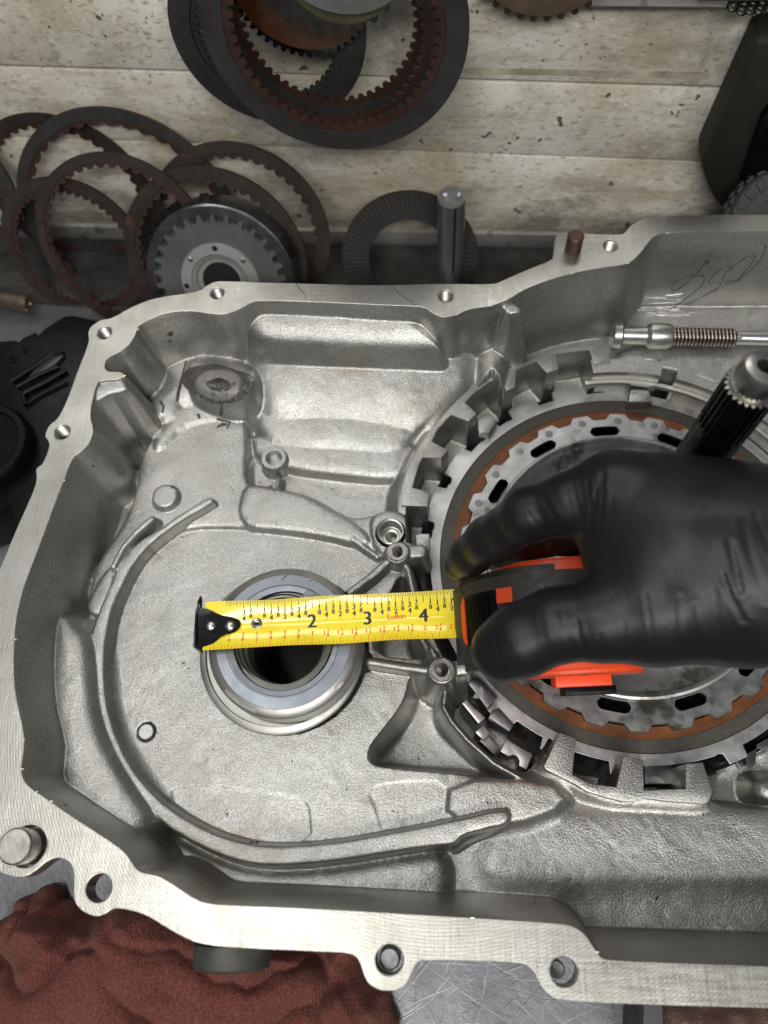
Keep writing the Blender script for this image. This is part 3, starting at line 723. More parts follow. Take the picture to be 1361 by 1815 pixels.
# bearing collar
col = (COLC[0], COLC[1], 0)
sc_ = P(498, 1150, -40)
v, f = lathe([(38.9, -46), (39.9, -42), (39.5, -40.6), (38.6, -40.0), (36.6, -39.6), (36.2, -41.5), (30, -41.6)], at((sc_[0], sc_[1], 0)), 120); base_c = mk('collar_seat', v, f, SATIN, case, 25)
v, f = lathe([(35.6, -41), (35.5, -27.4), (34.9, -26.6), (33.4, -25.6), (32.6, -25.2), (31.6, -24.7), (31.4, -25.0)], at(col), 140); bc = mk('bearing_collar', v, f, SATIN, case, 25)
v, f = lathe([(31.4, -25.0), (26.6, -24.8), (26.4, -25.3), (25.9, -25.3), (25.7, -24.8), (23.4, -25.0), (22.9, -26.2)], at(col), 140); mk('bearing_face', v, f, COLLAR, bc, 25)
v, f = lathe([(24.2, -25.6), (22.0, -26.6), (21.8, -28.5), (20.9, -28.9), (20.7, -32), (19.6, -32.5), (19.4, -38), (18.3, -38.6), (18.0, -43), (17.0, -46), (16.8, -60)], at((COLC[0]-1.6, COLC[1]+.6, 0)), 120); mk('inner_sleeve', v, f, SATIN, bc, 25)
v, f = lathe([(16.7, -47), (16.7, -88), (.01, -88)], at((COLC[0]-1.6, COLC[1]+.6, 0)), 64); mk('bore', v, f, M('dark_bore', (.03, .028, .024), None, .3, .4), bc)  # bore lined in one even near-black brown
# diamond knurl on two sectors
mb = MB()
for a0, a1 in ((222, 252), (318, 326)):
    for k in range(int((a1-a0)/1.1)):
        for q in range(4):
            a = math.radians(a0+k*1.1+(.55 if q % 2 else 0)); r = 34.55-q*.48; z = -26.05+q*.32
            d = .24; V = [(COLC[0]+(r+dx)*math.cos(a+da), COLC[1]+(r+dx)*math.sin(a+da), z-dx*.6+hz) for dx, da, hz in ((-d*1.6, 0, .05), (0, d/34, .05), (d*1.6, 0, .05), (0, -d/34, .05), (0, 0, .3))]
            mb.add(V, [(0, 1, 4), (1, 2, 4), (2, 3, 4), (3, 0, 4)])
o = mk('knurl', mb.V(), mb.f, SCRATCH, bc); o['kind'] = 'stuff'
# retainer tab and nicks
v, f = prism(np.c_[poly([(531, 1060), (545, 1043), (556, 1050), (566, 1062), (560, 1075), (533, 1075)], -24.2), np.full(6, -24.2)], -30, .3); mk('retainer_tab', v, f, TABSTEEL, case)
for a_, b_, r_ in (((499, 1027), (508, 1018), .45), ((546, 1029), (552, 1027), .6), ((455, 1222), (466, 1213), .15)):
    v, f = tube([P(*a_, -24.8), P(*b_, -24.8)], r_, 5); mk('nick', v, f, SCRATCH, bc)

# ------------------------------------------------------------------ clutch pack in the case
cl0 = (CC[0], CC[1], ZP)
t = thing('reaction_plate', 'grey steel clutch plate with tabs between the cast lugs round the drum', 'clutch plate', (CC[0], CC[1], ZP-3))
def plate_outer():
    out = []
    steps = 720
    tabs = [(-101, -93.5), (-119, -111), (-72, -66), (-136, -128), (140, 150), (155, 166), (172, 181), (112, 121), (127, 133), (96, 106), (80, 90), (60, 70)]
    notch = [(-97.5, 102.5, 3.4), (-117.5, 103.5, 3.4), (-72.5, 104, 3.2), (-134, 103.5, 3), (152, 103, 2.6), (168, 103, 2.4), (122, 103, 2.4), (133.5, 103.5, 3.2)]
    for i in range(steps):
        a = -180+360*i/steps; r = 101.2
        for a0, a1 in tabs:
            if a0 <= a <= a1 or a0 <= a+360 <= a1: r = 106.5
        x, y = r*math.cos(math.radians(a)), r*math.sin(math.radians(a))
        out.append((x, y))
    o2 = []
    for x, y in out:
        for na, nr, rr in notch:
            cx, cy = nr*math.cos(math.radians(na)), nr*math.sin(math.radians(na))
            d = math.hypot(x-cx, y-cy)
            if d < rr: # pull to the notch circle, inwards
                ux, uy = -math.cos(math.radians(na)), -math.sin(math.radians(na)); tx, ty = -uy, ux
                s = (x-cx)*tx+(y-cy)*ty; h = math.sqrt(max(rr*rr-s*s, 0)); x, y = cx+tx*s+ux*h, cy+ty*s+uy*h
        o2.append((x, y))
    return o2
fill_sheet('steel_plate', plate_outer(), [circ((0, 0), 96.0, 160)], 0, 2.2, .2, STEEL, t, at(cl0))
# stacked plates under it showing in the lower left gaps
def tabprism(nm, pts, z, zb, mat, par, bev=.5):
    pl = np.c_[poly(pts, z), np.full(len(pts), float(z))]; v, f = prism(pl, zb, bev); return mk(nm, v, f, mat, par, 30)
b1 = tabprism('plate_tab', [(829, 1211), (845, 1198), (882, 1236), (864, 1256)], -52, -80, TABSTEEL, t)
hp = [(839+12*math.cos(a)*1.0+6, 1226+12*math.sin(a)) for a in np.linspace(-.9, 2.2, 14)]
v, f = prism(np.c_[poly(hp, -51.9), np.full(len(hp), -51.9)], -52.3, 0); mk('polished_spot', v, f, BRIGHT, b1)
tabprism('plate_tab', [(818, 1246), (828, 1241), (860, 1272), (848, 1283)], -58, -84, BRIGHT, t)
tabprism('plate_tab', [(872, 1259), (884, 1254), (912, 1284), (903, 1297), (866, 1272)], -60, -84, TABSTEEL, t)
tabprism('plate_tab', [(842, 1298), (856, 1286), (868, 1300), (856, 1312)], -70, -86, WORN, t, .3)
tabprism('plate_tab', [(849, 1313), (862, 1302), (884, 1326), (876, 1338)], -74, -88, STEEL, t, .3)
nt4 = [(887, 1332), (897, 1311), (944, 1337), (933, 1364), (920, 1357), (921, 1349), (917, 1341), (909, 1338), (901, 1341)]
tabprism('plate_tab', nt4, -66, -86, STEEL, t, .2)
tabprism('plate_tab', [(1142, 1352), (1192, 1354), (1194, 1390), (1142, 1391)], -63, -82, TABSTEEL, t)
v, f = prism(np.c_[poly([(1147, 1386), (1152, 1379), (1162, 1376), (1172, 1380), (1180, 1389)], -62.9), np.full(5, -62.9)], -63.3, 0); mk('polished_spot', v, f, BRIGHT, t)
tabprism('plate_tab', [(1300, 1345), (1316, 1341), (1322, 1356), (1312, 1362)], -68, -84, TABSTEEL, t, .3)
tabprism('plate_tab', [(1320, 1340), (1345, 1326), (1361, 1330), (1400, 1310), (1400, 1290), (1340, 1320), (1338, 1354), (1328, 1360)], -66, -84, TABSTEEL, t, .3)
for px, py in ((831, 736), (866, 752)): pass
tabprism('plate_tab', [(845, 740), (864, 731), (882, 744), (866, 768), (848, 768)], -55, -80, STEEL, t, .8)
tabprism('plate_tab', [(736, 948), (745, 945), (762, 946), (761, 975), (740, 985)], -47, -80, STEEL, t, .6)
tabprism('plate_tab', [(738, 962), (744, 961), (745, 984), (739, 984)], -43, -80, CAST, t, .4)
tabprism('plate_tab', [(748, 964), (756, 963), (758, 985), (750, 986)], -43.5, -80, CAST, t, .4)
tabprism('plate_tab', [(1118, 690), (1150, 688), (1156, 712), (1114, 712)], -54, -80, HUB, t, .5)
# dark bottom of the well
v, f = lathe([(107, -83), (60, -83), (60, -90), (.01, -90)], at((CC[0], CC[1], 0)), 64); mk('backing_plate', v, f, DARKSTEEL, t)

t = thing('friction_plate', 'friction plate with dark outer band and orange inner band under the toothed hub', 'friction plate', (CC[0], CC[1], ZP-4))
v, f = ringmesh(const(96.6), const(89.6), 200, -3.4, -.9, at(cl0)); mk('outer_lining', v, f, LINING, t, 30)
v, f = ringmesh(const(90.0), const(83.6), 200, -3.4, -1.3, at(cl0)); mk('inner_lining', v, f, ORANGE_L, t, 30)

t = thing('clutch_hub', 'toothed grey steel clutch hub with oval slots below the gloved hand', 'clutch hub', (CC[0], CC[1], ZP-8))
NT = 26; NSEG = 26*40
def teeth(i, a):
    k = (a/(2*math.pi)*NT-.25+.5) % 1-.5; d = abs(k)
    return 86.4-3.4*min(max((d-.20)/.13, 0), 1)
def slot_w(a):
    k = (math.degrees(a)+74) % (360/13); k = min(k, 360/13-k); x = math.radians(k)*75.5; hl = 5.0; wd = 2.9
    if x <= hl: return wd
    return math.sqrt(max(wd*wd-(x-hl)**2, 0)) if x < hl+wd else 0.0
def ring_cham(outer, inner, z0, z1, fr, ch=.4):
    V = []; Fc = []
    for i in range(NSEG):
        a = 2*math.pi*i/NSEG; c, s_ = math.cos(a), math.sin(a); ro, ri = outer(i, a), inner(i, a)
        for r, z in ((ro, z1-ch), (ro-ch, z1), (ri, z1), (ri, z0), (ro, z0)): V.append((r*c, r*s_, z))
    for i in range(NSEG):
        j = (i+1) % NSEG
        for q in range(5): Fc.append((i*5+q, j*5+q, j*5+(q+1) % 5, i*5+(q+1) % 5))
    return fmap(fr, V), Fc
mb = MB()
mb.add(*ring_cham(teeth, lambda i, a: 75.5+slot_w(a), -1.0, 1.6, at(cl0)))
mb.add(*ring_cham(lambda i, a: 75.5-slot_w(a), const(72.0), -1.0, 1.6, at(cl0), .02))
hub = mk('toothed_rim', mb.V(), mb.f, HUB, t, 30)
v, f = lathe([(72.6, -.9), (72.4, 1.5), (71.6, 2.9), (70.4, 3.3), (69.2, 2.6), (68.0, .6), (66.5, -1.2), (60, -5.5), (50, -9), (36, -10), (35.5, -6), (30, -5.4), (24, -6), (22, -12), (14, -12)], at(cl0), 140); mk('dished_web', v, f, HUB, t, 30)
mb = MB()
for k in range(26):
    a = 2*math.pi*(k+.25)/26; c = np.array([CC[0]+81.6*math.cos(a), CC[1]+81.6*math.sin(a), ZP+1.62])
    v, f = lathe([(.01, .03), (2.0, .03), (2.2, 0)], at(c), 14); mb.add(v, f)
    if k < 0: break
o = mk('peen_mark', mb.V(), mb.f, M('dull_peen', (.20, .20, .20), (.27, .27, .27), .8, .5, 90), hub); o['kind'] = 'stuff'
v, f = lathe([(.01, -8), (26, -8), (28, -12), (28, -20)], at(cl0), 40); mk('centre_boss', v, f, DARKSTEEL, t)

# input shaft standing up through the clutch
base = np.array([CC[0]-.5, CC[1]-.5, ZP-6]); tp = P(1359, 648, 100.0); fr, L = axis_frame(base, tp)
t = thing('input_shaft', 'dark splined input shaft with bright bored nose rising behind the hand', 'shaft', tuple(base))
r0 = 8.3
v, f = lathe([(r0+1.5, -2), (r0+1.5, 60), (r0+1.2, L-38), (r0-.2, L-35), (r0-.2, L-11)], fr, 56); mk('shaft_body', v, f, DARKSTEEL, t, 30)
mb = MB()
NS = 24
v, f = ringmesh(toothed(r0, 1.25, 8, (2, 3, 4), (1, 5)), const(r0-1.2), NS*8, L-35, L-11.5, fr); mk('spline', v, f, DARKSTEEL, t, 30)
v, f = ringmesh(toothed(r0, 1.2, 8, (2, 3, 4), (1, 5)), const(r0-2), NS*8, L-12, L-10.9, fr); mk('spline_edge', v, f, BRIGHT, t, 30)
v, f = lathe([(r0-1.4, L-12), (r0-1.4, L-10.4), (r0-1.0, L-10.2), (r0-.6, L-9.6), (r0-.6, L-2.2), (r0-1.6, L-.3), (r0-2.2, L), (3.2, L), (2.8, L-.7), (2.8, L-12), (.01, L-12)], fr, 56); mk('shaft_nose', v, f, WORN, t, 30)
v, f = lathe([(2.79, L-1.2), (2.6, L-1.2), (2.6, L-11), (.01, L-11)], fr, 24); mk('bore', v, f, HOLE, t)

# valve rod lying on the shelf
zr = -38.0
p0 = P(1084, 594, zr); p1 = P(1480, 603, zr); fr, L = axis_frame(p0, p1)
t = thing('spring_rod', 'steel rod with coil spring and collars lying along the far shelf of the case', 'spring rod', tuple(p0-np.array([0, 0, 6])))
def X(px): return np.linalg.norm(P(px, 594+(px-1084)*9/396, zr)-p0)
v, f = lathe([(q_[0]*1.28, q_[1]) for q_ in[(.01, 0), (5.6, 0), (6.2, .6), (6.2, X(1098)), (5.2, X(1101)), (3.9, X(1103)), (3.9, X(1144)), (4.6, X(1146)), (5.5, X(1151)), (5.6, X(1156)), (5.6, X(1182)), (4.9, X(1189)), (2.2, X(1190)), (2.2, X(1302)), (2.9, X(1303)), (2.9, L), (.01, L)]], fr, 40); mk('rod', v, f, BRIGHT, t, 25)
nturn = 17; hl = []
for i in range(nturn*16+1):
    a = 2*math.pi*i/16; z = X(1190.5)+(X(1302)-X(1190.5))*i/(nturn*16); hl.append((4.4*math.cos(a), 4.4*math.sin(a), z))
v, f = tube(fmap(fr, hl), .84, 8); mk('coil_spring', v, f, M('brown_spring_steel', (.30, .25, .21), (.42, .36, .31), 1, .3, 80), t, 50)
c = P(1309, 600, zr+2.9); v, f = lathe([(1.4, -.3), (1.4, .35), (1.0, .35), (1.0, -.4), (.01, -.4)], at(c+np.array([0, 0, .8])), 18); mk('cross_pin', v, f, WORN, t)

# ------------------------------------------------------------------ tape measure
IN = 25.4*1.008
bo = P(359, 1112, -21.5); be = P(751, 1092, -21.5); bu = (be-bo)/np.linalg.norm(be-bo); bv = np.array([-bu[1], bu[0], 0]); bn = np.array([0, 0, 1.])
tape = thing('tape_measure', 'orange and black tape measure with yellow blade hooked over the bearing collar', 'tape measure', tuple(bo-np.array([-120, 0, 4])))
HW = 11.5
def bl(u, v, dz=0.0):
    u = np.asarray(u, float); v = np.asarray(v, float)
    z = 2.3*(v/HW)**2 - .35*np.exp(-((v-.5)/.9)**2) + .25*np.sin(u*.16)*(np.abs(v)/HW) + dz
    v2 = v*(1-.03*(v/HW)**2) + .22*np.sin(u*.11+1)*(v/HW)
    return bo + u[..., None]*bu + v2[..., None]*bv + z[..., None]*bn
def mat_blade():
    mt, nt, b = newmat('yellow_blade')
    co = nd(nt, 'ShaderNodeTexCoord').outputs['Object']
    col = ramp(nt, noise(nt, co, 45, 5, .6), [(.3, (.84, .65, .006)), (.7, (.93, .77, .015))])
    dirt = ramp(nt, noise(nt, co, 60, 6, .75, (1, 2.5, 1)), [(.60, 0.0), (.76, .5)])
    col = mix(nt, dirt, col, (.30, .22, .02))
    nt.links.new(col, b.inputs['Base Color']); b.inputs['Roughness'].default_value = .33
    b.inputs['Coat Weight'].default_value = 1.0; b.inputs['Coat Roughness'].default_value = .07
    bump(nt, b, noise(nt, co, 90, 4, .6), .00015)
    return mt
YEL = mat_blade()
nu, nv = 150, 24
U, W = np.meshgrid(np.linspace(1.2, 123, nu), np.linspace(-HW, HW, nv), indexing='ij')
top = bl(U, W).reshape(-1, 3); botv = bl(U, W, -.22).reshape(-1, 3)
fcs = []
for i in range(nu-1):
    for j in range(nv-1):
        a = i*nv+j; fcs.append((a, a+nv, a+nv+1, a+1)); fcs.append((a+nu*nv, a+1+nu*nv, a+nv+1+nu*nv, a+nv+nu*nv))
for i in range(nu-1):
    for j in (0, nv-1): a = i*nv+j; fcs.append((a, a+nv, a+nv+nu*nv, a+nu*nv))
blade = mk('blade', np.concatenate([top, botv]), fcs, YEL, tape, 50)
def ticks(name, mat, items):
    mb = MB()
    for u, v0, v1, wd in items:
        vs_ = np.linspace(v0, v1, 5); l = bl(np.full(5, u-wd/2), vs_, .035); r = bl(np.full(5, u+wd/2), vs_, .035)
        mb.add(np.concatenate([l, r]), [(q, q+5, q+6, q+1) for q in range(4)])
    return mk(name, mb.V(), mb.f, mat, blade)
tk = []
for k in range(14, int(4.58*32)):
    u = k*IN/32
    L = 1.6
    if k % 2 == 0: L = 2.3
    if k % 4 == 0: L = 3.5
    if k % 8 == 0: L = 4.1
    if k % 16 == 0: L = 4.5
    if k % 32 == 0: L = 5.0
    if u < 17 and L > 2.4: L = 2.6
    tk.append((u, HW-.05, HW-L, .24 if k % 4 else .3))
for k in range(4, 18):   # hair lines running on below the quarter marks
    if k % 4: tk.append((k*IN/4, HW-8.9, HW-11.0, .12))
ticks('inch_marks', INKB, tk)
tk = []
for k in range(3, int(4.6*16)):
    u = k*IN/16; L = 1.5
    if k % 2 == 0: L = 2.4
    if k % 4 == 0: L = 3.7
    if u < 22 and L > 3: L = 2.6
    tk.append((u, -HW+.05, -HW+L, .24))
ticks('centre_finding_marks', INKR, tk)
_tc = {}
def glyphs(s):
    if s in _tc: return _tc[s]
    cu = bpy.data.curves.new('t', 'FONT'); cu.body = s; cu.align_x = 'CENTER'; cu.resolution_u = 3
    o = bpy.data.objects.new('t', cu); COL.objects.link(o); dg = bpy.context.evaluated_depsgraph_get(); dg.update()
    me = bpy.data.meshes.new_from_object(o.evaluated_get(dg)); bpy.data.objects.remove(o)
    bm = bmesh.new(); bm.from_mesh(me); bmesh.ops.triangulate(bm, faces=bm.faces[:])
    v = np.array([x.co[:2] for x in bm.verts]); f = [[q.index for q in x.verts] for x in bm.faces]; bm.free(); bpy.data.meshes.remove(me)
    v[:, 1] -= v[:, 1].min(); h = v[:, 1].max(); _tc[s] = (v/h, f); return _tc[s]
def text(mb, s, u, vbase, h, xs_=1.0, bold=0):
    v, f = glyphs(s)
    for d in ([0] if not bold else [-bold, 0, bold]):
        mb.add(bl(u+v[:, 0]*h*xs_+d, vbase+v[:, 1]*h, .04+abs(d)*.05), f)
def bar(mb, u, v, wd, th=.16):
    mb.add(bl(np.array([u-wd, u+wd, u+wd, u-wd]), np.array([v, v, v+th, v+th]), .04), [(0, 1, 2, 3)])
mk1, mkB, mkR = MB(), MB(), MB()
for k in range(5, 37):
    u = k*IN/8; q = k % 8
    if q == 0: continue
    num, den = {1: ('1', '8'), 2: ('1', '4'), 3: ('3', '8'), 4: ('1', '2'), 5: ('5', '8'), 6: ('3', '4'), 7: ('7', '8')}[q]
    if u < 17: continue
    big = 1.0 if q % 2 else 1.15
    drop = 5.6 if q % 2 else 6.5
    text(mk1, num, u, HW-drop-.1, 2.0*big, 1, .13); text(mk1, den, u, HW-drop-2.7*big, 2.0*big, 1, .13)
    bar(mk1, u, HW-drop-.4, .75*big)
for k in (2, 3, 4):
    mkB = MB(); text(mkB, str(k), k*IN+(-.3 if k < 4 else -.2), HW-14.2, 6.2, .95, .30); mk('inch_numeral', mkB.V(), mkB.f, INKB, blade)
for k in range(2, 19):
    u = k*IN/4; wh, q = divmod(k, 8)
    vb = -HW+4.3
    if q == 0: text(mkR, str(wh), u, vb+.5, 2.3, 1, .07); continue
    num, den = {1: ('1', '8'), 2: ('1', '4'), 3: ('3', '8'), 4: ('1', '2'), 5: ('5', '8'), 6: ('3', '4'), 7: ('7', '8')}[q]
    if wh: text(mkR, str(wh), u-1.0, vb+.5, 2.2, 1, .06)
    x = u+(.75 if wh else 0); s = 1.45 if wh else 1.75
    text(mkR, num, x, vb+2.0, s, 1, .09); text(mkR, den, x, vb-.15 if wh else vb-.5, s, 1, .09); bar(mkR, x, vb+1.58, .6, .13)
mk('fraction_numerals', mk1.V(), mk1.f, INKB, blade); mk('red_numerals', mkR.V(), mkR.f, INKR, blade)
mb = MB(); text(mb, 'Lufkin', 3.5*IN+.2, HW-12.4, 2.9, .85, .07); mk('maker_name', mb.V(), mb.f, INKR, blade)
# grommet, hook, rivets
def uv_of(px, py, z=-20.5):
    d = P(px, py, z)-bo; return float(np.dot(d, bu)), float(np.dot(d, bv))
gu, gv = uv_of(454, 1104); c = bo+gu*bu+gv*bv
v, f = lathe([(2.5, -.3), (2.5, .35), (2.0, .7), (1.5, .55), (1.2, .1), (1.15, -.6), (.01, -.6)], at(c+np.array([0, 0, .1])), 28); gm = mk('grommet', v, f, BRIGHT, blade, 40)
v, f = lathe([(1.14, -.25), (.01, -.25)], at(c+np.array([0, 0, .1])), 16); mk('bore', v, f, HOLE, gm)
hk = thing('x', 'x', 'x'); bpy.data.objects.remove(hk)
HK = [(350, 1078), (356, 1077), (371, 1081), (390, 1091), (409, 1094), (422, 1097), (427, 1104), (424, 1114), (413, 1122), (392, 1126), (384, 1137), (369, 1147), (352, 1150)]
hp = chaikin(np.array([uv_of(*q) for q in HK]), 1)
hz = 1.5
pts3 = np.array([bo+u*bu+v*bv+np.array([0, 0, hz+.6*(v/HW)**2]) for u, v in hp])
bm = bmesh.new(); tv = [bm.verts.new(p) for p in pts3]; bvv = [bm.verts.new(p-np.array([0, 0, 1.0])) for p in pts3]
ft = bm.faces.new(tv); bm.faces.new(bvv[::-1])
for i in range(len(tv)): bm.faces.new((tv[i], bvv[i], bvv[(i+1) % len(tv)], tv[(i+1) % len(tv)]))
bmesh.ops.bevel(bm, geom=list(ft.edges), offset=.45, segments=3, affect='EDGES', clamp_overlap=True); bmesh.ops.triangulate(bm, faces=[q for q in bm.faces if len(q.verts) > 4]); bm.verts.index_update()
HOOKM = M('black_gloss_enamel', (.006, .006, .007), (.012, .012, .013), 0, .14, 200, None, 0, .05, ((.35, .34, .32), .78, 160), spec=.3)
hook = mk('hook', np.array([x.co for x in bm.verts]), [[x.index for x in q.verts] for q in bm.faces], HOOKM, tape, 40); bm.free()
hu0 = min(u for u, v in hp)
v, f = box((bo, bu, bv, bn), (hu0-1.0, -9.6, -10), (hu0+.15, 8.7, hz+.9), .3); mk('hook_lip', v, f, HOOKM, hook)
fg = [uv_of(349, 1077), uv_of(350, 1066), uv_of(354, 1056), uv_of(357.5, 1057), uv_of(358, 1066), uv_of(357, 1077)]
pl = np.array([bo+u*bu+v*bv+np.array([0, 0, hz-.2]) for u, v in fg]); v, f = prism(pl, pl[0][2]-1.0, .3); mk('hook_lip', v, f, HOOKM, hook)
for px in (374, 408):
    u, v_ = uv_of(px, 1110); c = bo+u*bu+v_*bv+np.array([0, 0, hz])
    v, f = lathe([(2.35, -.2), (2.3, .3), (1.9, .75), (1.2, 1.1), (.5, 1.22), (.01, 1.25)], at(c), 24); mk('rivet', v, f, BRIGHT, hook, 60)
# body of the tape
lean = math.radians(9)
tn = np.array([0, -math.sin(lean), math.cos(lean)]); tn -= bu*np.dot(tn, bu); tn /= np.linalg.norm(tn); tv_ = np.cross(tn, bu)
BO = P(806, 1112, -26); TF = (BO, bu, tv_, tn)
PROF = [(0, 0), (0, 9), (2, 17), (6, 27), (12, 36), (20, 43), (30, 48), (42, 50), (55, 49), (66, 44), (74, 35), (78, 22), (78, 6), (74, 0)]
def slab(prof, v0, v1, bev, segs=3):
    bm = bmesh.new(); a = [bm.verts.new((u, v1, z)) for u, z in prof]; b = [bm.verts.new((u, v0, z)) for u, z in prof]; n = len(prof)
    fa = bm.faces.new(a); fb = bm.faces.new(b[::-1])
    for i in range(n): bm.faces.new((a[i], b[i], b[(i+1) % n], a[(i+1) % n]))
    bmesh.ops.recalc_face_normals(bm, faces=bm.faces[:])
    if bev: bmesh.ops.bevel(bm, geom=list(set(list(fa.edges)+list(fb.edges))), offset=bev, segments=segs, affect='EDGES', clamp_overlap=True)
    bmesh.ops.triangulate(bm, faces=[q for q in bm.faces if len(q.verts) > 4]); bm.verts.index_update()
    v = np.array([x.co for x in bm.verts]); f = [[x.index for x in q.verts] for q in bm.faces]; bm.free(); return fmap(TF, v), f
prof_s = chaikin(PROF, 2)
v, f = slab(prof_s, -20.5, 19.0, 4.5, 4); mk('grip_shell', v, f, BLACKRUB, tape, 50)
sprof = [(15, 2), (14, 16), (19, 32), (28, 42.5), (42, 47.5), (58, 46.5), (71, 40), (80, 22), (78, 2)]
v, f = slab(chaikin(sprof, 2), 13, 21.5, 1.2); mk('side_cover', v, f, ORANGE, tape, 50)
v, f = slab(chaikin(sprof, 2), -25.0, -14, 2.0); mk('side_cover', v, f, ORANGE, tape, 50)
# belt clip on the near side
v, f = box(TF, (40, -29.5, 8), (64, -24.6, 19), 1.0); clip = mk('belt_clip', v, f, ORANGE, tape)
v, f = box(TF, (44, -33, 4), (66, -29.3, 17), 1.4); mk('clip_spring', v, f, BLACKPL, clip)
v, f = lathe([(.01, .5), (1.4, .5), (2.0, 0)], (fmap(TF, [(50, -24.9, 30)])[0], bu, tn, -tv_), 20); mk('screw', v, f, WORN, tape)
# lock button: recess, orange rims, ribbed thumb pad
def on_prof(s):
    """point on the profile at arc position s (mm from the front bottom)"""
    p = np.asarray(prof_s); i0 = int(np.argmin(np.hypot(p[:, 0], p[:, 1]))); p = np.roll(p, -i0, 0)
    d = np.r_[0, np.cumsum(np.hypot(*np.diff(p, axis=0).T))]; return np.array([np.interp(s, d, p[:, 0]), np.interp(s, d, p[:, 1])])
def patch(name, mat, s0_, s1_, v0f, v1f, lift, parent=tape, ns=16, nv_=8, depth=3):
    V = []; Fc = []
    for i in range(ns+1):
        s = s0_+(s1_-s0_)*i/ns; q = on_prof(s); q2 = on_prof(s+.5); t_ = q2-q; t_ /= np.linalg.norm(t_)+1e-9; nn = np.array([-t_[1], t_[0]])
        for j in range(nv_+1):
            tt = j/nv_; va = v0f(i/ns)+(v1f(i/ns)-v0f(i/ns))*tt; pp = q+nn*lift; V.append((pp[0], va, pp[1]))
    n0 = len(V)
    for i in range(ns+1):
        s = s0_+(s1_-s0_)*i/ns; q = on_prof(s); q2 = on_prof(s+.5); t_ = q2-q; t_ /= np.linalg.norm(t_)+1e-9; nn = np.array([-t_[1], t_[0]])
        for j in range(nv_+1):
            tt = j/nv_; va = v0f(i/ns)+(v1f(i/ns)-v0f(i/ns))*tt; pp = q+nn*(lift-depth); V.append((pp[0], va, pp[1]))
    w_ = nv_+1
    for i in range(ns):
        for j in range(nv_):
            a = i*w_+j; Fc.append((a, a+w_, a+w_+1, a+1)); Fc.append((a+n0, a+1+n0, a+w_+1+n0, a+w_+n0))
        for j in (0, nv_): a = i*w_+j; Fc.append((a, a+w_, a+w_+n0, a+n0))
    for i in (0, ns):
        for j in range(nv_): a = i*w_+j; Fc.append((a, a+1, a+1+n0, a+n0))
    return mk(name, fmap(TF, V), Fc, mat, parent, 40)
cut0 = lambda q: -10.5; cut1 = lambda q: 10.5
lock = patch('lock_button', BLACKPL, 20, 41, cut0, cut1, .5)
for k in range(9): patch('rib', BLACKPL, 22+k*1.75, 22.9+k*1.75, lambda q: -8.8, lambda q: 8.8, 1.35, lock, 3, 6, 1.2)
patch('button_rim', ORANGE, 16.8, 20.2, lambda q: -10+4*(1-q)**2, lambda q: 10-4*(1-q)**2, .9, lock, 8, 8, 2)
patch('button_rim', ORANGE, 41.4, 48.5, lambda q: 4.6, lambda q: 10.6, .8, lock, 8, 4, 2)
mb = MB()
for s_, v_ in ((9, 14), (16, 15.2), (17, 12.7), (6, -14), (4, 12)):
    q = on_prof(s_); bmx = bmesh.new(); bmesh.ops.create_icosphere(bmx, subdivisions=2, radius=.8); mb.add(fmap(TF, np.array([x.co for x in bmx.verts])+np.array([q[0], v_, q[1]])), [[x.index for x in y.verts] for y in bmx.faces]); bmx.free()
o = mk('grip_nub', mb.V(), mb.f, BLACKRUB, tape); o['kind'] = 'stuff'

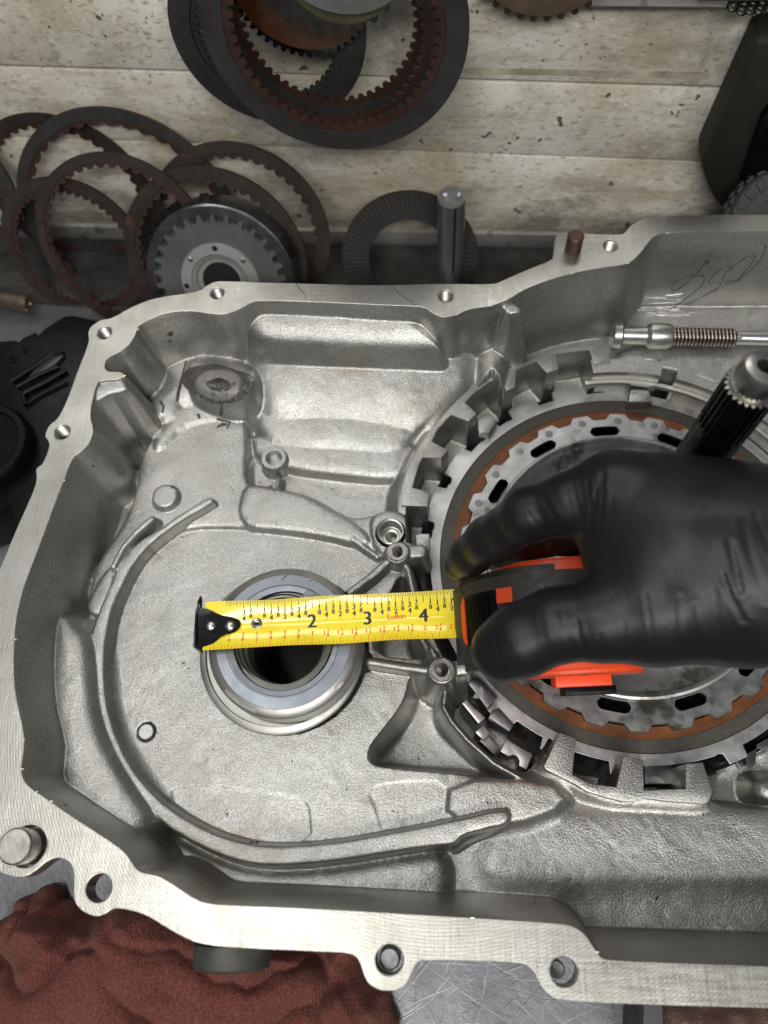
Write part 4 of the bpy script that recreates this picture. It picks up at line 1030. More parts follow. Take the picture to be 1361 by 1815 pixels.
# ------------------------------------------------------------------ gloved hand
def mat_glove():
    mt, nt, b = newmat('black_nitrile')
    co = nd(nt, 'ShaderNodeTexCoord').outputs['Object']
    nt.links.new(ramp(nt, noise(nt, co, 30, 4, .6), [(.3, (.0065, .0065, .0068)), (.7, (.0105, .0105, .0108))]), b.inputs['Base Color'])
    nt.links.new(ramp(nt, noise(nt, co, 55, 5, .6), [(.3, .35), (.7, .43)]), b.inputs['Roughness'])
    b.inputs['Specular IOR Level'].default_value = .32
    p = bump(nt, b, noise(nt, co, 1400, 2, .6), .00012, .6)
    bump(nt, b, noise(nt, co, 90, 5, .6, (1, .5, 1)), .0006, .4, p)
    return mt
GLOVE = mat_glove()
def surface_nets(fld, org, h):
    neg = fld < 0; s = neg.astype(np.int8); nx_, ny_, nz_ = [d-1 for d in fld.shape]
    cnt = np.zeros((nx_, ny_, nz_), np.int8)
    cor = [(a, b, c) for a in (0, 1) for b in (0, 1) for c in (0, 1)]
    for a, b, c in cor: cnt += s[a:a+nx_, b:b+ny_, c:c+nz_]
    act = (cnt > 0) & (cnt < 8); I = np.argwhere(act); vid = np.full(act.shape, -1, np.int64); vid[act] = np.arange(len(I))
    acc = np.zeros((len(I), 3)); num = np.zeros(len(I))
    for a in cor:
        for ax in range(3):
            if a[ax]: continue
            b = list(a); b[ax] = 1
            fa = fld[I[:, 0]+a[0], I[:, 1]+a[1], I[:, 2]+a[2]]; fb = fld[I[:, 0]+b[0], I[:, 1]+b[1], I[:, 2]+b[2]]
            m_ = (fa < 0) != (fb < 0); t_ = np.where(m_, fa/(fa-fb+1e-12), 0)
            p = np.repeat(np.array([a], float), len(I), 0); p[:, ax] += t_; acc[m_] += p[m_]; num[m_] += 1
    V = (I+acc/num[:, None])*h+org; Fc = []
    for ax in range(3):
        o1, o2 = [(1, 2), (2, 0), (0, 1)][ax]
        sl0 = [slice(None)]*3; sl1 = [slice(None)]*3; sl0[ax] = slice(0, -1); sl1[ax] = slice(1, None)
        ch = neg[tuple(sl0)] != neg[tuple(sl1)]; E_ = np.argwhere(ch)
        ok = (E_[:, o1] > 0) & (E_[:, o2] > 0) & (E_[:, o1] < act.shape[o1]) & (E_[:, o2] < act.shape[o2]) & (E_[:, ax] < act.shape[ax]); E_ = E_[ok]
        fl = neg[E_[:, 0], E_[:, 1], E_[:, 2]]
        d1 = np.zeros(3, int); d1[o1] = 1; d2 = np.zeros(3, int); d2[o2] = 1
        q = [vid[tuple((E_-x).T)] for x in (d1*0, d1, d1+d2, d2)]
        quad = np.stack(q, 1); quad[~fl] = quad[~fl][:, ::-1]; Fc.append(quad)
    return V, np.concatenate(Fc)
def capsule_field(G, p0, r0, p1, r1):
    d = np.array(p1)-np.array(p0); L2 = d.dot(d)
    w = [G[q]-p0[q] for q in range(3)]
    t = np.clip((w[0]*d[0]+w[1]*d[1]+w[2]*d[2])/L2, 0, 1)
    return np.sqrt(sum((w[q]-t*d[q])**2 for q in range(3)))-(r0+(r1-r0)*t)
def K(px, py, z, r): return (P(px, py, z), r)
chains = {
 'index': [K(1084, 872, 58, 14.6), K(1010, 893, 54, 11.3), K(935, 913, 47, 10.2), K(898, 938, 37, 8.9), K(866, 957, 27, 9.2), K(834, 984, 13, 8.2), K(816, 1001, 4, 7.0)],
 'middle': [K(1096, 925, 36, 12), K(1010, 945, 16, 9.0), K(940, 958, -6, 8.4), K(885, 972, -22, 8.0), K(860, 985, -34, 7)],
 'ring': [K(1130, 925, 32, 12), K(1060, 938, 6, 8.8), K(1000, 952, -18, 8.2), K(960, 965, -32, 7)],
 'little': [K(1190, 925, 32, 11), K(1130, 945, 10, 8), K(1085, 960, -10, 7.2), K(1060, 970, -22, 6.2)],
 'thumb': [K(1290, 1070, 50, 18), K(1160, 1090, 56, 16.3), K(1070, 1098, 55, 14.4), K(985, 1108, 52, 12.8), K(925, 1134, 47, 12.9), K(892, 1152, 43, 11.6)],
}
palm = [(K(1086, 876, 56, 14.2), K(1180, 896, 58, 16.5)), (K(1180, 896, 58, 16.5), K(1300, 915, 58, 17)), (K(1300, 915, 58, 17), K(1480, 950, 62, 20)),
        (K(1118, 950, 56, 15), K(1220, 980, 62, 18)), (K(1220, 980, 62, 18), K(1340, 985, 62, 22)), (K(1160, 1085, 56, 16.3), K(1320, 1066, 56, 20)), (K(1320, 1066, 56, 20), K(1480, 1030, 62, 22)),
        (K(1100, 900, 52, 12), K(1120, 1060, 54, 12)), (K(1150, 960, 54, 14), K(1160, 1060, 56, 15)), (K(1340, 985, 62, 22), K(1620, 990, 72, 27)), (K(1620, 990, 72, 27), K(1900, 1000, 84, 33))]
h_ = 0.95
lo = np.array([5., 40., -35.]); hi = np.array([240., 172., 112.])
g = [np.arange(lo[q], hi[q], h_, dtype=np.float32) for q in range(3)]
G = np.meshgrid(*g, indexing='ij')
fld = None
for a, b in palm:
    c = capsule_field(G, a[0], a[1], b[0], b[1]); c = c+1.0; fld = c if fld is None else smin(fld, c, 16.0)
for nm, ch in chains.items():
    fg = None
    for a, b in zip(ch[:-1], ch[1:]):
        c = capsule_field(G, a[0], a[1], b[0], b[1]); fg = c if fg is None else smin(fg, c, 3.5)
    fld = smin(fld, fg, 6.0 if nm in ('index', 'thumb') else 3.5)
HV, HF = surface_nets(fld.astype(np.float64), lo, h_)
# normals from the field, then folds of the stretched glove
gr = np.stack(np.gradient(fld, h_), -1); ii_ = np.clip(((HV-lo)/h_).round().astype(int), 0, np.array(fld.shape)-1)
HN = gr[ii_[:, 0], ii_[:, 1], ii_[:, 2]]; HN /= np.linalg.norm(HN, axis=1)[:, None]+1e-9
px = toworld_px(HV); vw = CAM-HV; vw /= np.linalg.norm(vw, axis=1)[:, None]; face = np.clip((HN*vw).sum(1)*2+.2, 0, 1)
FOLD = [([(1012, 852), (1022, 900), (1034, 940)], .9, 5), ([(1066, 834), (1056, 900), (1046, 962)], 1.3, 6), ([(1074, 840), (1070, 890), (1064, 930)], .8, 5), ([(1040, 850), (1044, 900), (1042, 950)], .7, 5),
        ([(963, 890), (975, 910), (990, 930)], .8, 5), ([(940, 905), (955, 930), (970, 945)], .6, 5), ([(872, 905), (886, 935), (908, 958)], .9, 5), ([(900, 900), (905, 925)], .5, 4),
        ([(996, 1085), (1002, 1130), (1024, 1166)], .9, 6), ([(1022, 1100), (1030, 1135), (1044, 1166)], .8, 5), ([(960, 1090), (965, 1140), (985, 1180)], .6, 6), ([(1060, 1120), (1072, 1160)], .6, 5), ([(870, 1110), (878, 1150), (900, 1195)], .5, 7),
        ([(1292, 960), (1300, 1010), (1310, 1050)], 1.0, 7), ([(1318, 925), (1336, 990), (1362, 1070)], 1.4, 8), ([(1340, 910), (1365, 980)], 1.0, 7), ([(1284, 1020), (1295, 1060), (1314, 1105)], 1.1, 7), ([(1200, 1060), (1206, 1150)], .6, 7), ([(1236, 1080), (1248, 1155)], .6, 7), ([(1144, 1050), (1157, 1155)], .6, 7), ([(1262, 1050), (1280, 1150)], .8, 7), ([(1175, 1090), (1184, 1155)], .5, 6), ([(1270, 830), (1262, 880), (1255, 900)], .5, 8), ([(1330, 1100), (1361, 1150)], 1.0, 8), ([(1100, 1100), (1112, 1160)], .5, 6)]
disp = np.zeros(len(HV))
for l, dep, wd in FOLD:
    g_ = random.Random(int(l[0][0]*7+l[0][1])); l = [(x+g_.uniform(-5, 5), y+g_.uniform(-6, 6)) for x, y in l]; dep *= g_.uniform(.35, 1.25); wd *= g_.uniform(.7, 1.5)
    l = chaikin(l, 2, False); d = np.full(len(HV), 1e9)
    for a, b in zip(l[:-1], l[1:]):
        e = b-a; t_ = np.clip(((px-a)@e)/(e@e), 0, 1); d = np.minimum(d, np.hypot(*(px-a-t_[:, None]*e).T))
    wd *= .72; disp += dep*(-np.exp(-(d/wd)**2)+.75*np.exp(-((d-wd*1.7)/wd)**2))
HV = HV+HN*(disp*face)[:, None]*.20
person = thing('person', 'right hand in a black nitrile glove gripping the orange and black tape measure', 'person', tuple(P(1480, 1000, 50)))
mk('gloved_hand', HV, HF, GLOVE, person, 180)

# ------------------------------------------------------------------ bench, back wall
v, f = [(-900, -700, ZB), (900, -700, ZB), (900, 700, ZB), (-900, 700, ZB)], [(0, 1, 2, 3)]
bench_o = mk('workbench_top', v, f, BENCH, None, kind='structure')
for nm_, mat_, cnt_ in (('bright_scratch', M('scratched_bright_metal', (.50, .50, .51), None, .9, .35), 170), ('dark_scratch', M('scratched_dark_metal', (.05, .05, .05), None, .3, .6), 170)):
    mb = MB()
    for k in range(cnt_):
        x, y = (random.uniform(-30, 110), random.uniform(-100, -40)) if k % 5 else (random.uniform(-300, -190), random.uniform(-60, 330))
        a_ = random.gauss(.55, .5) if random.random() < .6 else random.uniform(0, 3.14); L_ = random.choice((5, 9, 16, 30, 60))*random.uniform(.5, 1.2); w_ = random.uniform(.03, .11)
        d_ = np.array([math.cos(a_), math.sin(a_)]); n_ = np.array([-d_[1], d_[0]]); c_ = np.array([x, y]); bow = random.uniform(-.02, .02)*L_
        q_ = [c_-d_*L_/2, c_+n_*bow, c_+d_*L_/2]
        V = [(*(q_[0]), ZB+.05), (*(q_[1]-n_*w_), ZB+.05), (*(q_[2]), ZB+.05), (*(q_[1]+n_*w_), ZB+.05)]; mb.add(V, [(0, 1, 2, 3)])
    o = mk(nm_, mb.V(), mb.f, mat_, bench_o); o['kind'] = 'stuff'
w0 = P(180, 418, ZB); w1 = P(900, 432, ZB); wu = (w1-w0)/np.linalg.norm(w1-w0); wn = np.array([wu[1], -wu[0], 0.]); UPV = np.array([0, 0, 1.])
# grimy strip of bench along the wall: a thin mat of oily dirt lying on the metal
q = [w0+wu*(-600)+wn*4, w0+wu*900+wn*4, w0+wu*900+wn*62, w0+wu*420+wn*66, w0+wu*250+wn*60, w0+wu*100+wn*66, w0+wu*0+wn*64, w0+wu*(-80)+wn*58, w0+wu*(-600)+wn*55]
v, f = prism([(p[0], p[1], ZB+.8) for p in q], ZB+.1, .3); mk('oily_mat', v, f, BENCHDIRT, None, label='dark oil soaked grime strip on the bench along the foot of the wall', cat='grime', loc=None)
wall = bpy.data.objects.new('back_wall', None); COL.objects.link(wall); wall['kind'] = 'structure'; OFF[wall.name] = np.zeros(3)
def wz(px, py): 
    return PP(px, py, w0, wn)[2]
WF = (w0-UPV*w0[2], wu, UPV, wn)
X7 = float(np.dot(PP(700, 267, w0, wn)-w0, wu))
def wall_board(z0, z1, name='board', d0=-16, d1=0, mat=BOARD, shear=False):
    k = .032 if shear else 0; zl, zr_ = k*(700+X7), -k*(1100-X7)
    if shear and z0 < edges[0]+2: z0 -= 24
    v, f = prism([(-700, z0+zl, d1), (1100, z0+zr_, d1), (1100, z1+zr_, d1), (-700, z1+zl, d1)], d0, .4); return mk(name, fmap(WF, v), f, mat, wall)
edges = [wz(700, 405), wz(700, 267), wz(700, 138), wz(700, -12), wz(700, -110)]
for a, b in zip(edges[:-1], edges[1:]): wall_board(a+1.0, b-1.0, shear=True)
wall_board(ZB+.2, edges[0]+1, 'backing_board', -30, -16.5, CONTOUR)
wall_board(edges[0]-2, edges[-1], 'backing_board', -30, -16.5, CONTOUR)
wall_board(ZB+.5, edges[0]-.4, 'metal_trim', -15, 3.0, PAINTGREY)
lx = np.dot(PP(985, 10, w0, wn)-WF[0], wu)
v, f = prism([(lx, edges[3]-2.0, 8), (1100, edges[3]-12.0, 8), (1100, edges[3]-8, 8), (lx, edges[3]+3, 8)], .3, .6); mk('ledge_strip', fmap(WF, v), f, PAINTGREY, wall)
lx = np.dot(PP(800, 120, w0, wn)-WF[0], wu); lx2 = np.dot(PP(1262, 120, w0, wn)-WF[0], wu)
v, f = prism([(lx, edges[2]+2.8, .12), (lx2, edges[2]-.5, .12), (lx2, edges[2]+3.5, .12), (lx, edges[2]+6.5, .12)], -.1, 0)
mk('stained_strip', fmap(WF, v), f, M('brown_tape_residue', (.24, .21, .16), (.56, .51, .41), 0, .6, 60), wall)

# ------------------------------------------------------------------ clutch plates on the bench and on the wall
def lean_frame(s, deg, yaw=0.0):
    a = math.radians(deg); o = w0+wn*s; y = math.radians(yaw)
    u = wu*math.cos(y)+wn*math.sin(y); nn = np.cross(u, UPV); nn = nn if np.dot(nn, wn) > 0 else -nn
    n_ = nn*math.cos(a)+UPV*math.sin(a); v_ = np.cross(n_, u); 
    if v_[2] < 0: v_ = -v_
    return (o, u, v_, n_)
def hang_frame(d, tilt=0): return lean_frame(d, tilt)
def circ3(fr, pts):
    q = []
    for x, y in pts:
        p = PP(x, y, fr[0], fr[3])-fr[0]; q.append((np.dot(p, fr[1]), np.dot(p, fr[2])))
    (ax, ay), (bx, by), (cx, cy) = q
    d = 2*(ax*(by-cy)+bx*(cy-ay)+cx*(ay-by))
    ux = ((ax*ax+ay*ay)*(by-cy)+(bx*bx+by*by)*(cy-ay)+(cx*cx+cy*cy)*(ay-by))/d
    uy = ((ax*ax+ay*ay)*(cx-bx)+(bx*bx+by*by)*(ax-cx)+(cx*cx+cy*cy)*(bx-ax))/d
    return ux, uy, math.hypot(ax-ux, ay-uy)
def ring_thing(name, label, cat, fr, pts, wid, nteeth, lining, core, thick=2.2, tooth=2.0, group=None, outer_teeth=0, rscale=1.0):
    ux, uy, r = circ3(fr, pts); r *= rscale
    c = fr[0]+fr[1]*ux+fr[2]*uy; low = c-fr[2]*r
    f2 = (c, fr[1], fr[2], fr[3]); t = thing(name, label, cat, tuple(low), group)
    tt = (lambda i, a: r-wid-tooth*(1 if i % 8 in (2, 3, 4, 5) else (.45 if i % 8 in (1, 6) else 0)))
    n_ = nteeth*8
    out = toothed(r-.2, outer_teeth, 8, (2, 3, 4), (1, 5)) if outer_teeth else const(r-.2)
    v, f = ringmesh(out, tt, n_, -thick*.25, thick*.25, f2); mk('toothed_core', v, f, core, t, 30)
    for z0, z1 in ((thick*.25, thick*.5), (-thick*.5, -thick*.25)):
        v, f = ringmesh(const(r), const(r-wid*.80), 120, z0, z1, f2); mk('lining', v, f, lining, t, 30)
    return t, c, r, f2
GR = 'loose clutch plates by the back wall'
ring_thing('friction_ring', 'brown toothed clutch ring at the far left edge, behind the blue grey one', 'clutch plate', lean_frame(14, 8), [(2, 211), (66, 198), (112, 206)], 8.2, 40, BROWNLIN, RUST, group=GR)
ring_thing('friction_ring', 'large charcoal ring with rust toothed inside, standing highest of the left cluster', 'clutch plate', lean_frame(36, 17), [(31, 330), (190, 190), (340, 258)], 8.6, 40, GREYLIN, RUST, group=GR)
ring_thing('friction_ring', 'thin brown clutch ring in front of the charcoal one, leaning left of the drum', 'clutch plate', lean_frame(76, 24), [(64, 378), (209, 272), (125, 516)], 6.6, 44, BROWNLIN, RUST, group=GR)
ring_thing('friction_ring', 'dark brown clutch ring low at the left with its teeth seen edge on', 'clutch plate', lean_frame(62, 22), [(3, 400), (105, 314), (232, 392)], 8.0, 48, BROWNLIN, RUST, group=GR)
ring_thing('friction_ring', 'big brown clutch ring standing behind the small drum, nearest the board', 'clutch plate', lean_frame(44, 20), [(296, 292), (408, 251), (585, 426)], 8.0, 44, BROWNLIN, BROWNLIN, group=GR)
ring_thing('friction_ring', 'dark clutch ring standing close round the small slotted drum', 'clutch plate', lean_frame(66, 22), [(221, 423), (382, 297), (539, 440)], 8.4, 44, BROWNLIN, BROWNLIN, group=GR)
ring_thing('friction_ring', 'dark ring cut by the left frame edge beside the brown rings', 'clutch plate', lean_frame(44, 20), [(0, 288), (30, 345), (24, 430)], 10, 40, GREYLIN, RUST, group=GR)
# radially grooved friction plate standing behind the chrome pin
fr = lean_frame(46, 24); ux, uy, r = circ3(fr, [(607, 440), (725, 338), (847, 440)]); c = fr[0]+fr[1]*ux+fr[2]*uy
f2 = (c, fr[1], fr[2], fr[3]); t = thing('grooved_plate', 'dark friction plate with fine radial grooves standing behind the chrome pin', 'friction plate', tuple(c-fr[2]*r))
v, f = ringmesh(const(r), const(r*.60), 96, -1.2, .4, f2); mk('steel_core', v, f, RUST, t)
mb = MB()
for k in range(80):
    a0 = 2*math.pi*(k+.08)/80; a1 = 2*math.pi*(k+.92)/80; ri, ro = r*.61, r*.985
    V = [(q*math.cos(a), q*math.sin(a), z) for z in (.3, 1.25) for q, a in ((ri, a0), (ro, a0), (ro, a1), (ri, a1))]
    v = fmap(f2, V); f = [(4, 5, 6, 7), (0, 1, 5, 4), (1, 2, 6, 5), (2, 3, 7, 6), (3, 0, 4, 7)]
    mk('friction_segment', v, f, GREYLIN, t)
# small drum in front of the rings
fr = lean_frame(92, 26); ux, uy, r = circ3(fr, [(259, 455), (382, 363), (511, 455)]); c = fr[0]+fr[1]*ux+fr[2]*uy; f2 = (c, fr[1], fr[2], fr[3])
t = thing('clutch_drum', 'small dark clutch drum with a slotted face and bright centre hub', 'clutch drum', tuple(c-fr[2]*r))
v, f = lathe([(r*.98, -20), (r, -17), (r, -.8), (r-1, 0), (r*.86, .2), (r*.85, -1.2), (r*.3, -1.2)], f2, 120); mk('drum_shell', v, f, TABSTEEL, t, 30)
NG = 30
v, f = ringmesh(toothed(r*.845-2.6, 4.2, 8, (2, 3, 4), ()), const(r*.50), NG*8, -1.0, .9, f2); mk('slotted_face', v, f, M('drum_face_grey', (.085, .085, .085), (.12, .12, .12), .3, .5, 60), t, 30)
v, f = lathe([(r*.53, .5), (r*.52, 2.0), (r*.39, 2.2), (r*.37, 1.4), (r*.33, .6), (r*.31, -1), (r*.255, -1.4), (r*.25, -8), (.01, -9)], f2, 80); hubm = mk('hub', v, f, M('hub_grey', (.30, .29, .28), (.38, .37, .355), .35, .4, 60), t, 30)
v, f = lathe([(r*.249, -2), (.01, -2.2)], f2, 40); mk('bore', v, f, HOLE, hubm)
for k in range(6):
    a = math.radians(42+k*48); pc = fmap(f2, [(r*.465*math.cos(a), r*.465*math.sin(a), 2.1)])[0]
    v, f = lathe([(.01, .7), (1.1, .6), (1.7, 0)], (pc, fr[1], fr[2], fr[3]), 16); mk('rivet', v, f, BRIGHT if k % 2 == 0 else HOLE, hubm)
mb = MB()
for a0 in (20, 28, 36, 95, 118, 126, 134, 142, 150):
    a = math.radians(a0); ca, sa = math.cos(a), math.sin(a); p = (r+.4)
    V = [(ca*(p-2)-sa*3, sa*(p-2)+ca*3, -9), (ca*(p+3.2)-sa*2.6, sa*(p+3.2)+ca*2.6, -9), (ca*(p+3.2)+sa*2.6, sa*(p+3.2)-ca*2.6, -9), (ca*(p-2)+sa*3, sa*(p-2)-ca*3, -9)]
    V += [(x, y, -6.4) for x, y, z in V]
    mk('drum_lug', fmap(f2, V), [(0, 1, 2, 3), (4, 5, 6, 7), (0, 1, 5, 4), (1, 2, 6, 5), (2, 3, 7, 6), (3, 0, 4, 7)], DARKSTEEL, t)
# chrome pin standing on the bench
pt = P(800, 352, 0); 
zc = -14.0; pt = P(801, 348, zc); fr, L = axis_frame((pt[0], pt[1], ZB+1), pt); 
t = thing('chrome_pin', 'polished steel pin with a lengthwise slot standing upright on the bench', 'steel pin', (pt[0], pt[1], ZB+.9))
v, f = lathe([(.01, 0), (7.0, 0), (7.0, 24), (8.1, 24.6), (8.3, L-1), (7.7, L), (5.4, L), (4.2, L-2), (.01, L-3)], fr, 48); mk('pin_body', v, f, M('polished_dark_chrome', (.36, .37, .39), (.47, .48, .50), .85, .24, 60, 500, .00003, .04), t, 30)
v, f = box((np.array([pt[0]+1.6, pt[1]-8.05, 0]), np.array([1., 0, 0]), np.array([0, 1., 0]), UPV), (-.7, -.25, ZB+27), (.7, 3, zc-1.5)); mk('slot', v, f, HOLE, t)

# plates hung on the wall
g3 = 'clutch plates hung on the back wall'
f1 = hang_frame(58, 2)
ring_thing('friction_plate', 'foremost large charcoal clutch ring hanging from the wall with dark red teeth', 'clutch plate', f1, [(361, 60), (590, 260), (832, 40)], 12.5, 52, GREYLIN, RUST, 2.6, 2.6, g3)
f1b = hang_frame(44, 2)
ring_thing('friction_plate', 'second charcoal ring hanging just behind the foremost one, its teeth showing inside', 'clutch plate', f1b, [(372, 70), (585, 244), (800, 40)], 11.5, 52, GREYLIN, RUST, 2.6, 2.4, g3)
f1c = hang_frame(24, 2)
ring_thing('friction_plate', 'rearmost charcoal ring hanging to the upper left, seen beyond the front ring', 'clutch plate', f1c, [(299, 20), (372, 158), (425, 193)], 13.0, 52, GREYLIN, GREYLIN, 5.0, 2.4, g3)
f1d = hang_frame(30, 2)
ring_thing('friction_plate', 'third hanging ring whose inner teeth bound the board seen through the middle', 'clutch plate', f1d, [(375, 20), (575, 216), (790, 30)], 13.0, 52, GREYLIN, RUST, 2.4, 2.4, g3)
def hcirc(d, pts):
    fq = hang_frame(d, 3); ux, uy, r = circ3(fq, pts); return (fq[0]+fq[1]*ux+fq[2]*uy, fq[1], fq[2], fq[3]), r
f2, r = hcirc(34, [(430, 30), (459, 64), (574, 99)]); fh = f2; c = f2[0]
t = thing('hanging_hub', 'oily toothed clutch hub with a grey cap hanging inside the large rings', 'clutch hub', tuple(c-fh[3]*34))
v, f = ringmesh(toothed(r-2.2, 2.4, 8, (2, 3, 4), (1, 5)), const(r*.5), 46*8, -2, 0, f2); mk('toothed_plate', v, f, DARKSTEEL, t, 30)
f2, r = hcirc(38, [(422, 6), (472, 61), (574, 86)]); v, f = ringmesh(const(r), const(r*.5), 120, -3, 0, f2); mk('rusty_plate', v, f, M('wet_rust', (.050, .017, .007), (.09, .033, .014), .3, .25, 80), t, 30)
f2, r = hcirc(48, [(478, 20), (574, 64), (655, 46)]); v, f = ringmesh(toothed(r-3.4, 3.4, 8, (2, 3, 4), (1, 5)), const(r*.3), 30*8, -9, 0, f2); mk('gear', v, f, DARKSTEEL, t, 30)
f2, r = hcirc(51, [(540, 14), (588, 39), (650, 36)]); v, f = lathe([(r, -3), (r, 0), (.01, 0)], f2, 64); mk('brass_washer', v, f, M('dull_brass', (.10, .09, .05), (.16, .15, .09), .7, .4), t)
f2, r = hcirc(55, [(537, 3), (634, 28), (702, 0)]); v, f = lathe([(r, -4), (r, -.6), (r-.8, 0), (.01, 0)], f2, 64); mk('cap', v, f, M('cap_grey', (.20, .20, .205), (.27, .27, .275), .8, .42, 60), t, 30)
v, f = lathe([(.01, 0), (9, 0), (9, 40), (.01, 40)], (c-fh[3]*34, fh[1], fh[2], fh[3]), 24); mk('hanger_peg', v, f, DARKSTEEL, t)
# brown toothed plate at the top right of centre
fr = hang_frame(16, 2); ux, uy, r = circ3(fr, [(868, 2), (958, 36), (1056, 2)]); c = fr[0]+fr[1]*ux+fr[2]*uy; f2 = (c, fr[1], fr[2], fr[3])
t = thing('brown_disc', 'brown disc with square outer teeth hanging at the top of the board', 'clutch plate', tuple(c-fr[3]*16))
v, f = ringmesh(toothed(r-2.6, 3.4, 10, (3, 4, 5, 6), (2, 7)), const(1), 36*10, -1.2, 0, f2); mk('toothed_rim', v, f, RUST, t, 30)
v, f = lathe([(r-2.0, -.4), (r-2.4, 1.0), (r-3, 1.4), (.01, 1.8)], f2, 96); mk('disc_face', v, f, M('brown_paper_lining', (.115, .080, .050), (.16, .118, .078), .1, .5, 70), t, 40)
v, f = lathe([(.01, 0), (6, 0), (6, 16), (.01, 16)], (c-fr[3]*16.2, fr[1], fr[2], fr[3]), 20); mk('hanger_peg', v, f, DARKSTEEL, t)
# coil springs hanging at the top right corner
t = thing('spring_pack', 'row of dark coil springs hanging in the top right corner', 'springs', tuple(PP(1335, -10, w0+wn*20, wn)))
for px in (1296, 1312, 1328, 1344, 1362):
    a = PP(px, 22+random.uniform(-6, 2), w0+wn*16, wn); hl = []
    for i in range(8*14): q = 2*math.pi*i/14; hl.append(a+wu*2.1*math.cos(q)+wn*2.1*math.sin(q)+UPV*i*.16)
    v, f = tube(hl, .55, 6); mk('coil_spring', v, f, DARKSTEEL, t, 60)
v, f = box((PP(1335, -12, w0+wn*16, wn), wu, UPV, wn), (-24, -1, -14), (24, 4, 4), .6); mk('spring_retainer', v, f, DARKSTEEL, t)

# black housing with a knurled wheel on the right
bd = wn*20; ob = w0+bd
def on_plane(pts, o, n): return [PP(x, y, o, n) for x, y in pts]
pts = on_plane([(1335, 88), (1343, 70), (1440, 66), (1440, 340), (1330, 356), (1290, 372), (1274, 366), (1258, 340), (1243, 300), (1244, 285), (1252, 266), (1295, 173)], ob, wn)
t = thing('black_housing', 'matt black plastic housing with a rounded lower corner at the right edge', 'plastic housing', tuple(pts[5]))
fr = (ob, wu, UPV, wn); loc2 = [(np.dot(p-ob, wu), np.dot(p-ob, UPV)) for p in pts]
v, f = prism([(a, b, 0) for a, b in chaikin(loc2, 2)], -19, 2.5); mk('shell', fmap(fr, v), f, M('matt_black_plastic', (.0095, .0095, .0065), (.0135, .0135, .010), 0, .62, 90), t, 40)
pts = on_plane([(1361, 180), (1440, 150), (1440, 330), (1330, 345), (1300, 362), (1322, 296)], ob+wn*5, wn); loc2 = [(np.dot(p-ob, wu), np.dot(p-ob, UPV)) for p in pts]
v, f = prism([(a, b, 5) for a, b in chaikin(loc2, 1)], -2, 1.5); mk('side_panel', fmap(fr, v), f, BLACKPL, t, 40)
kc = PP(1370, 388, ob+wn*22, wn); kf = (kc, wu, np.cross(wn*.72+UPV*.69, wu), wn*.72+UPV*.69)
t2 = thing('knurled_wheel', 'dark grey knurled wheel in front of the black housing, right edge', 'wheel', tuple(kc-kf[3]*8))
rk = 27.0
KN = M('knurl_rubber', (.016, .016, .015), (.030, .029, .027), 0, .65, 90)
v, f = lathe([(rk-1.5, -9), (rk-.6, -8), (rk-.6, 6), (rk-2, 8), (rk*.45, 8.4), (rk*.42, 6), (.01, 6)], kf, 64); mk('wheel_body', v, f, KN, t2, 30)
for row, (rr, zz, nn_) in enumerate(((rk-.6, -4.5, 26), (rk-.6, 2.0, 26), (rk*.78, 8.2, 20))):
    for k in range(nn_):
        a = 2*math.pi*(k+.5*(row % 2))/nn_; ca, sa = math.cos(a), math.sin(a)
        if row < 2: fr3 = (fmap(kf, [(rr*ca, rr*sa, zz)])[0], fmap((np.zeros(3),)+kf[1:], [(-sa, ca, 0)])[0], kf[3], fmap((np.zeros(3),)+kf[1:], [(ca, sa, 0)])[0]); b0, b1 = (-2.0, -2.4, -.5), (2.0, 2.4, 1.1)
        else: fr3 = (fmap(kf, [(rr*ca, rr*sa, zz)])[0], fmap((np.zeros(3),)+kf[1:], [(-sa, ca, 0)])[0], fmap((np.zeros(3),)+kf[1:], [(ca, sa, 0)])[0], kf[3]); b0, b1 = (-2.0, -3.0, -.5), (2.0, 3.0, .9)
        v, f = box(fr3, b0, b1, .4); mk('grip_block', v, f, KN, t2)

# threaded stud lying at the far left
a = P(-30, 524, ZB+10); b = P(51, 538, ZB+10); fr, L = axis_frame(a, b)
t = thing('steel_stud', 'brownish steel stud lying on the bench at the left edge', 'stud', tuple((a+b)/2-np.array([0, 0, 7])))
v, f = lathe([(.01, 0), (5.0, 0), (5.0, L-5), (5.6, L-4.5), (5.6, L-1.2), (4.4, L), (2.0, L), (1.6, L-1), (.01, L-1)], fr, 32); mk('stud_body', v, f, M('brown_steel', (.22, .16, .12), (.36, .28, .22), .9, .36, 120), t, 30)
# black plastic cover at the left
def bz(x, y, z): return P(x, y, z)
t = thing('plastic_cover', 'glossy black plastic cover with ribs lying left of the gearbox case', 'plastic cover', tuple(P(60, 760, ZB+1)))
pts = [(-70, 640), (0, 604), (28, 602), (32, 606), (40, 598), (62, 588), (66, 594), (78, 582), (112, 560), (128, 558), (168, 566), (200, 580), (200, 700), (140, 760), (100, 900), (60, 1010), (20, 1010), (20, 900), (-70, 930)]
pl = np.c_[poly(pts, -58), np.full(len(pts), -58.0)]; v, f = prism(pl, ZB+1, 2.5); mk('cover_shell', v, f, BLACKPL, t, 40)
for l, wd in (([(20, 676), (58, 652), (94, 627), (112, 628)], 1.6), ([(30, 686), (70, 664), (104, 650)], 1.4), ([(40, 698), (80, 678), (118, 656)], 1.8), ([(40, 698), (46, 718)], 1.6), ([(46, 716), (70, 700), (118, 676)], 1.0)):
    pp = [P(x, y, -56.2) for x, y in l]; v, f = tube(pp, wd, 8); mk('rib', v, f, BLACKPL, t, 50)
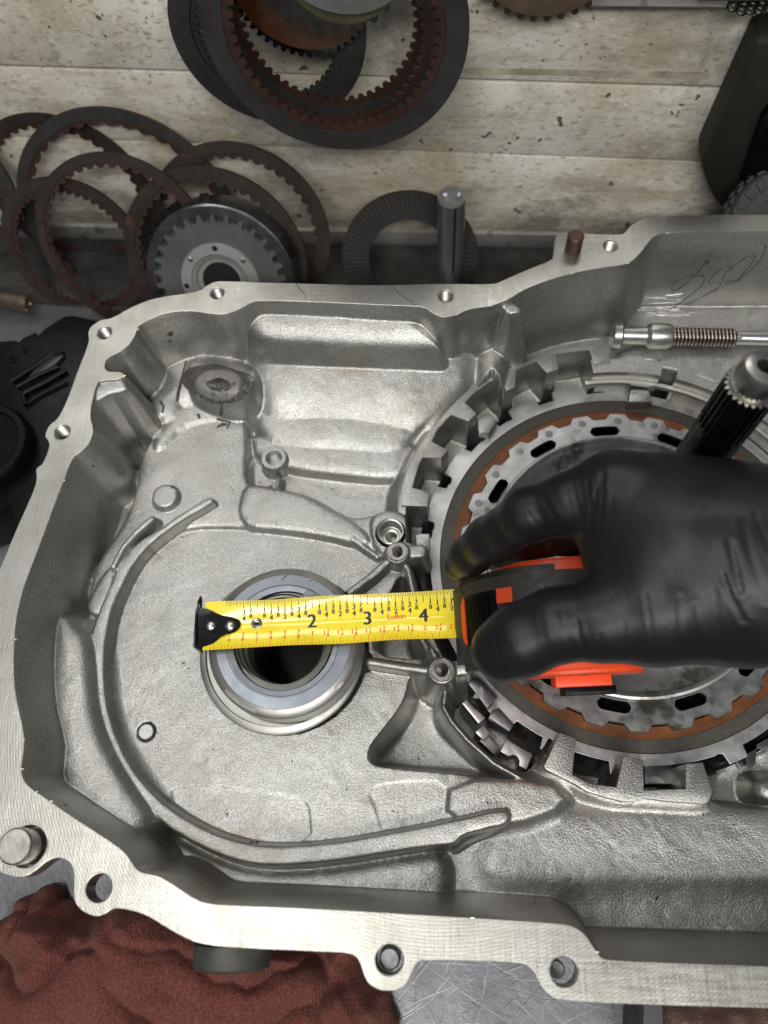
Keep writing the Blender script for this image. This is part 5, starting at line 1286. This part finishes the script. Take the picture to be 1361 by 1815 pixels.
v, f = prism(np.c_[poly([(60, 655), (92, 630), (114, 628), (96, 648), (36, 684)], -55.5), np.full(5, -55.5)], -60, .6); mk('raised_panel', v, f, M('grey_black_plastic', (.012, .012, .013), (.02, .02, .022), 0, .3, 60), t)
c = P(-30, 790, -50); v, f = lathe([(27, -40), (27, 0), (25, 2.5), (22, 2.5), (21, 0), (12, -1), (.01, -1)], at(c), 64); mk('round_boss', v, f, BLACKPL, t, 40)
c = P(22, 637, -58); v, f = lathe([(2.6, 0), (2.4, .8), (1.4, .8), (1.3, -.4), (.01, -.4)], at(c), 20); mk('eyelet', v, f, BLACKPL, t)
c = P(44, 620, -58); v, f = lathe([(2.2, 0), (2.0, .8), (1.2, .8), (1.1, -.4), (.01, -.4)], at(c), 20); mk('eyelet', v, f, BLACKPL, t)

# ------------------------------------------------------------------ rags
def rag(name, label, pts, zs, gs, seed, amp, mat, zref):
    pl = chaikin(poly(pts, zref), 2); a = pl.min(0)-3; b = pl.max(0)+3
    gx = np.arange(a[0], b[0], gs, dtype=np.float32); gy = np.arange(a[1], b[1], gs, dtype=np.float32); X, Y = np.meshgrid(gx, gy)
    wob = smooth_noise(X, Y, 6, seed+5)*1.2
    d = -(sdf(pl, X, Y)+wob)
    wx = X+7*smooth_noise(X, Y, 26, seed)+2*smooth_noise(X, Y, 9, seed+9); wy = Y+7*smooth_noise(X, Y, 26, seed+1)+2*smooth_noise(X, Y, 9, seed+8)
    rid = 1-np.abs(smooth_noise(wx*.9+wy*.55, wy*.45-wx*.25, 30, seed+2)); rid2 = 1-np.abs(smooth_noise(wx*.4-wy, wy*.9+wx*.7, 25, seed+3))
    lump = smooth_noise(X, Y, 34, seed+4)
    hgt = zs*np.clip(np.sqrt(np.clip(d/16, 0, 1)), 0, 1)+amp*np.clip(d/8, 0, 1)*(.75*np.sqrt(np.clip(1-rid, 0, 1.5)+.01)+.45*np.sqrt(np.clip(1-rid2, 0, 1.5)+.02)+.30*lump-.55)
    hgt += .12*smooth_noise(X, Y, 3, seed+6)*np.clip(d/4, 0, 1)
    Zr = np.where(d > 0, ZB+1.2+np.maximum(hgt, .3), ZB+.2)
    Zr = np.minimum(Zr, -14)
    kp = d > -.5; kk = kp[:-1, :-1] & kp[1:, 1:] & kp[1:, :-1] & kp[:-1, 1:]
    j, i = np.nonzero(kk); w_ = X.shape[1]; cr = np.stack([j*w_+i, j*w_+i+1, (j+1)*w_+i+1, (j+1)*w_+i], 1); us = np.unique(cr); ix = np.full(X.size, -1); ix[us] = np.arange(len(us))
    V = np.stack([X.ravel()[us], Y.ravel()[us], Zr.ravel()[us]], 1)
    ctr = (V[:, 0].mean(), V[:, 1].mean(), ZB+.2)
    return mk(name, V, ix[cr], mat, None, 180, label=label, cat='rag', loc=ctr)
rag('red_rag', 'crumpled dark red shop rag tucked under the lower left rim of the case', [(-90, 1660), (-20, 1610), (20, 1580), (48, 1574), (95, 1602), (150, 1636), (190, 1560), (260, 1580), (400, 1640), (560, 1640), (640, 1655), (645, 1720), (676, 1762), (705, 1840), (720, 1960), (300, 1990), (-120, 1960)], 30, .8, 40, 17, RAG, -62)
rag('pink_rag', 'faded brownish pink rag just showing under the lower right rim', [(1182, 1770), (1260, 1766), (1400, 1770), (1500, 1780), (1500, 1960), (1190, 1960), (1176, 1860)], 26, 1.0, 77, 10, M('faded_rag', (.22, .12, .095), (.36, .22, .18), 0, .95, 60, 700, .0008), -66)
a = [(1140, 1760), (1176, 1760), (1180, 1900), (1136, 1900)]
pl = np.c_[poly(a, -60), np.full(4, -60.0)]; v, f = prism(pl, ZB+1, 2.0); mk('grey_block', v, f, M('dull_grey_block', (.07, .07, .068), (.12, .12, .115), .2, .7, 60), None, label='small grey metal block between the scratched bench and the pink rag', cat='metal block', loc=(pl[0][0], pl[0][1], ZB+1))
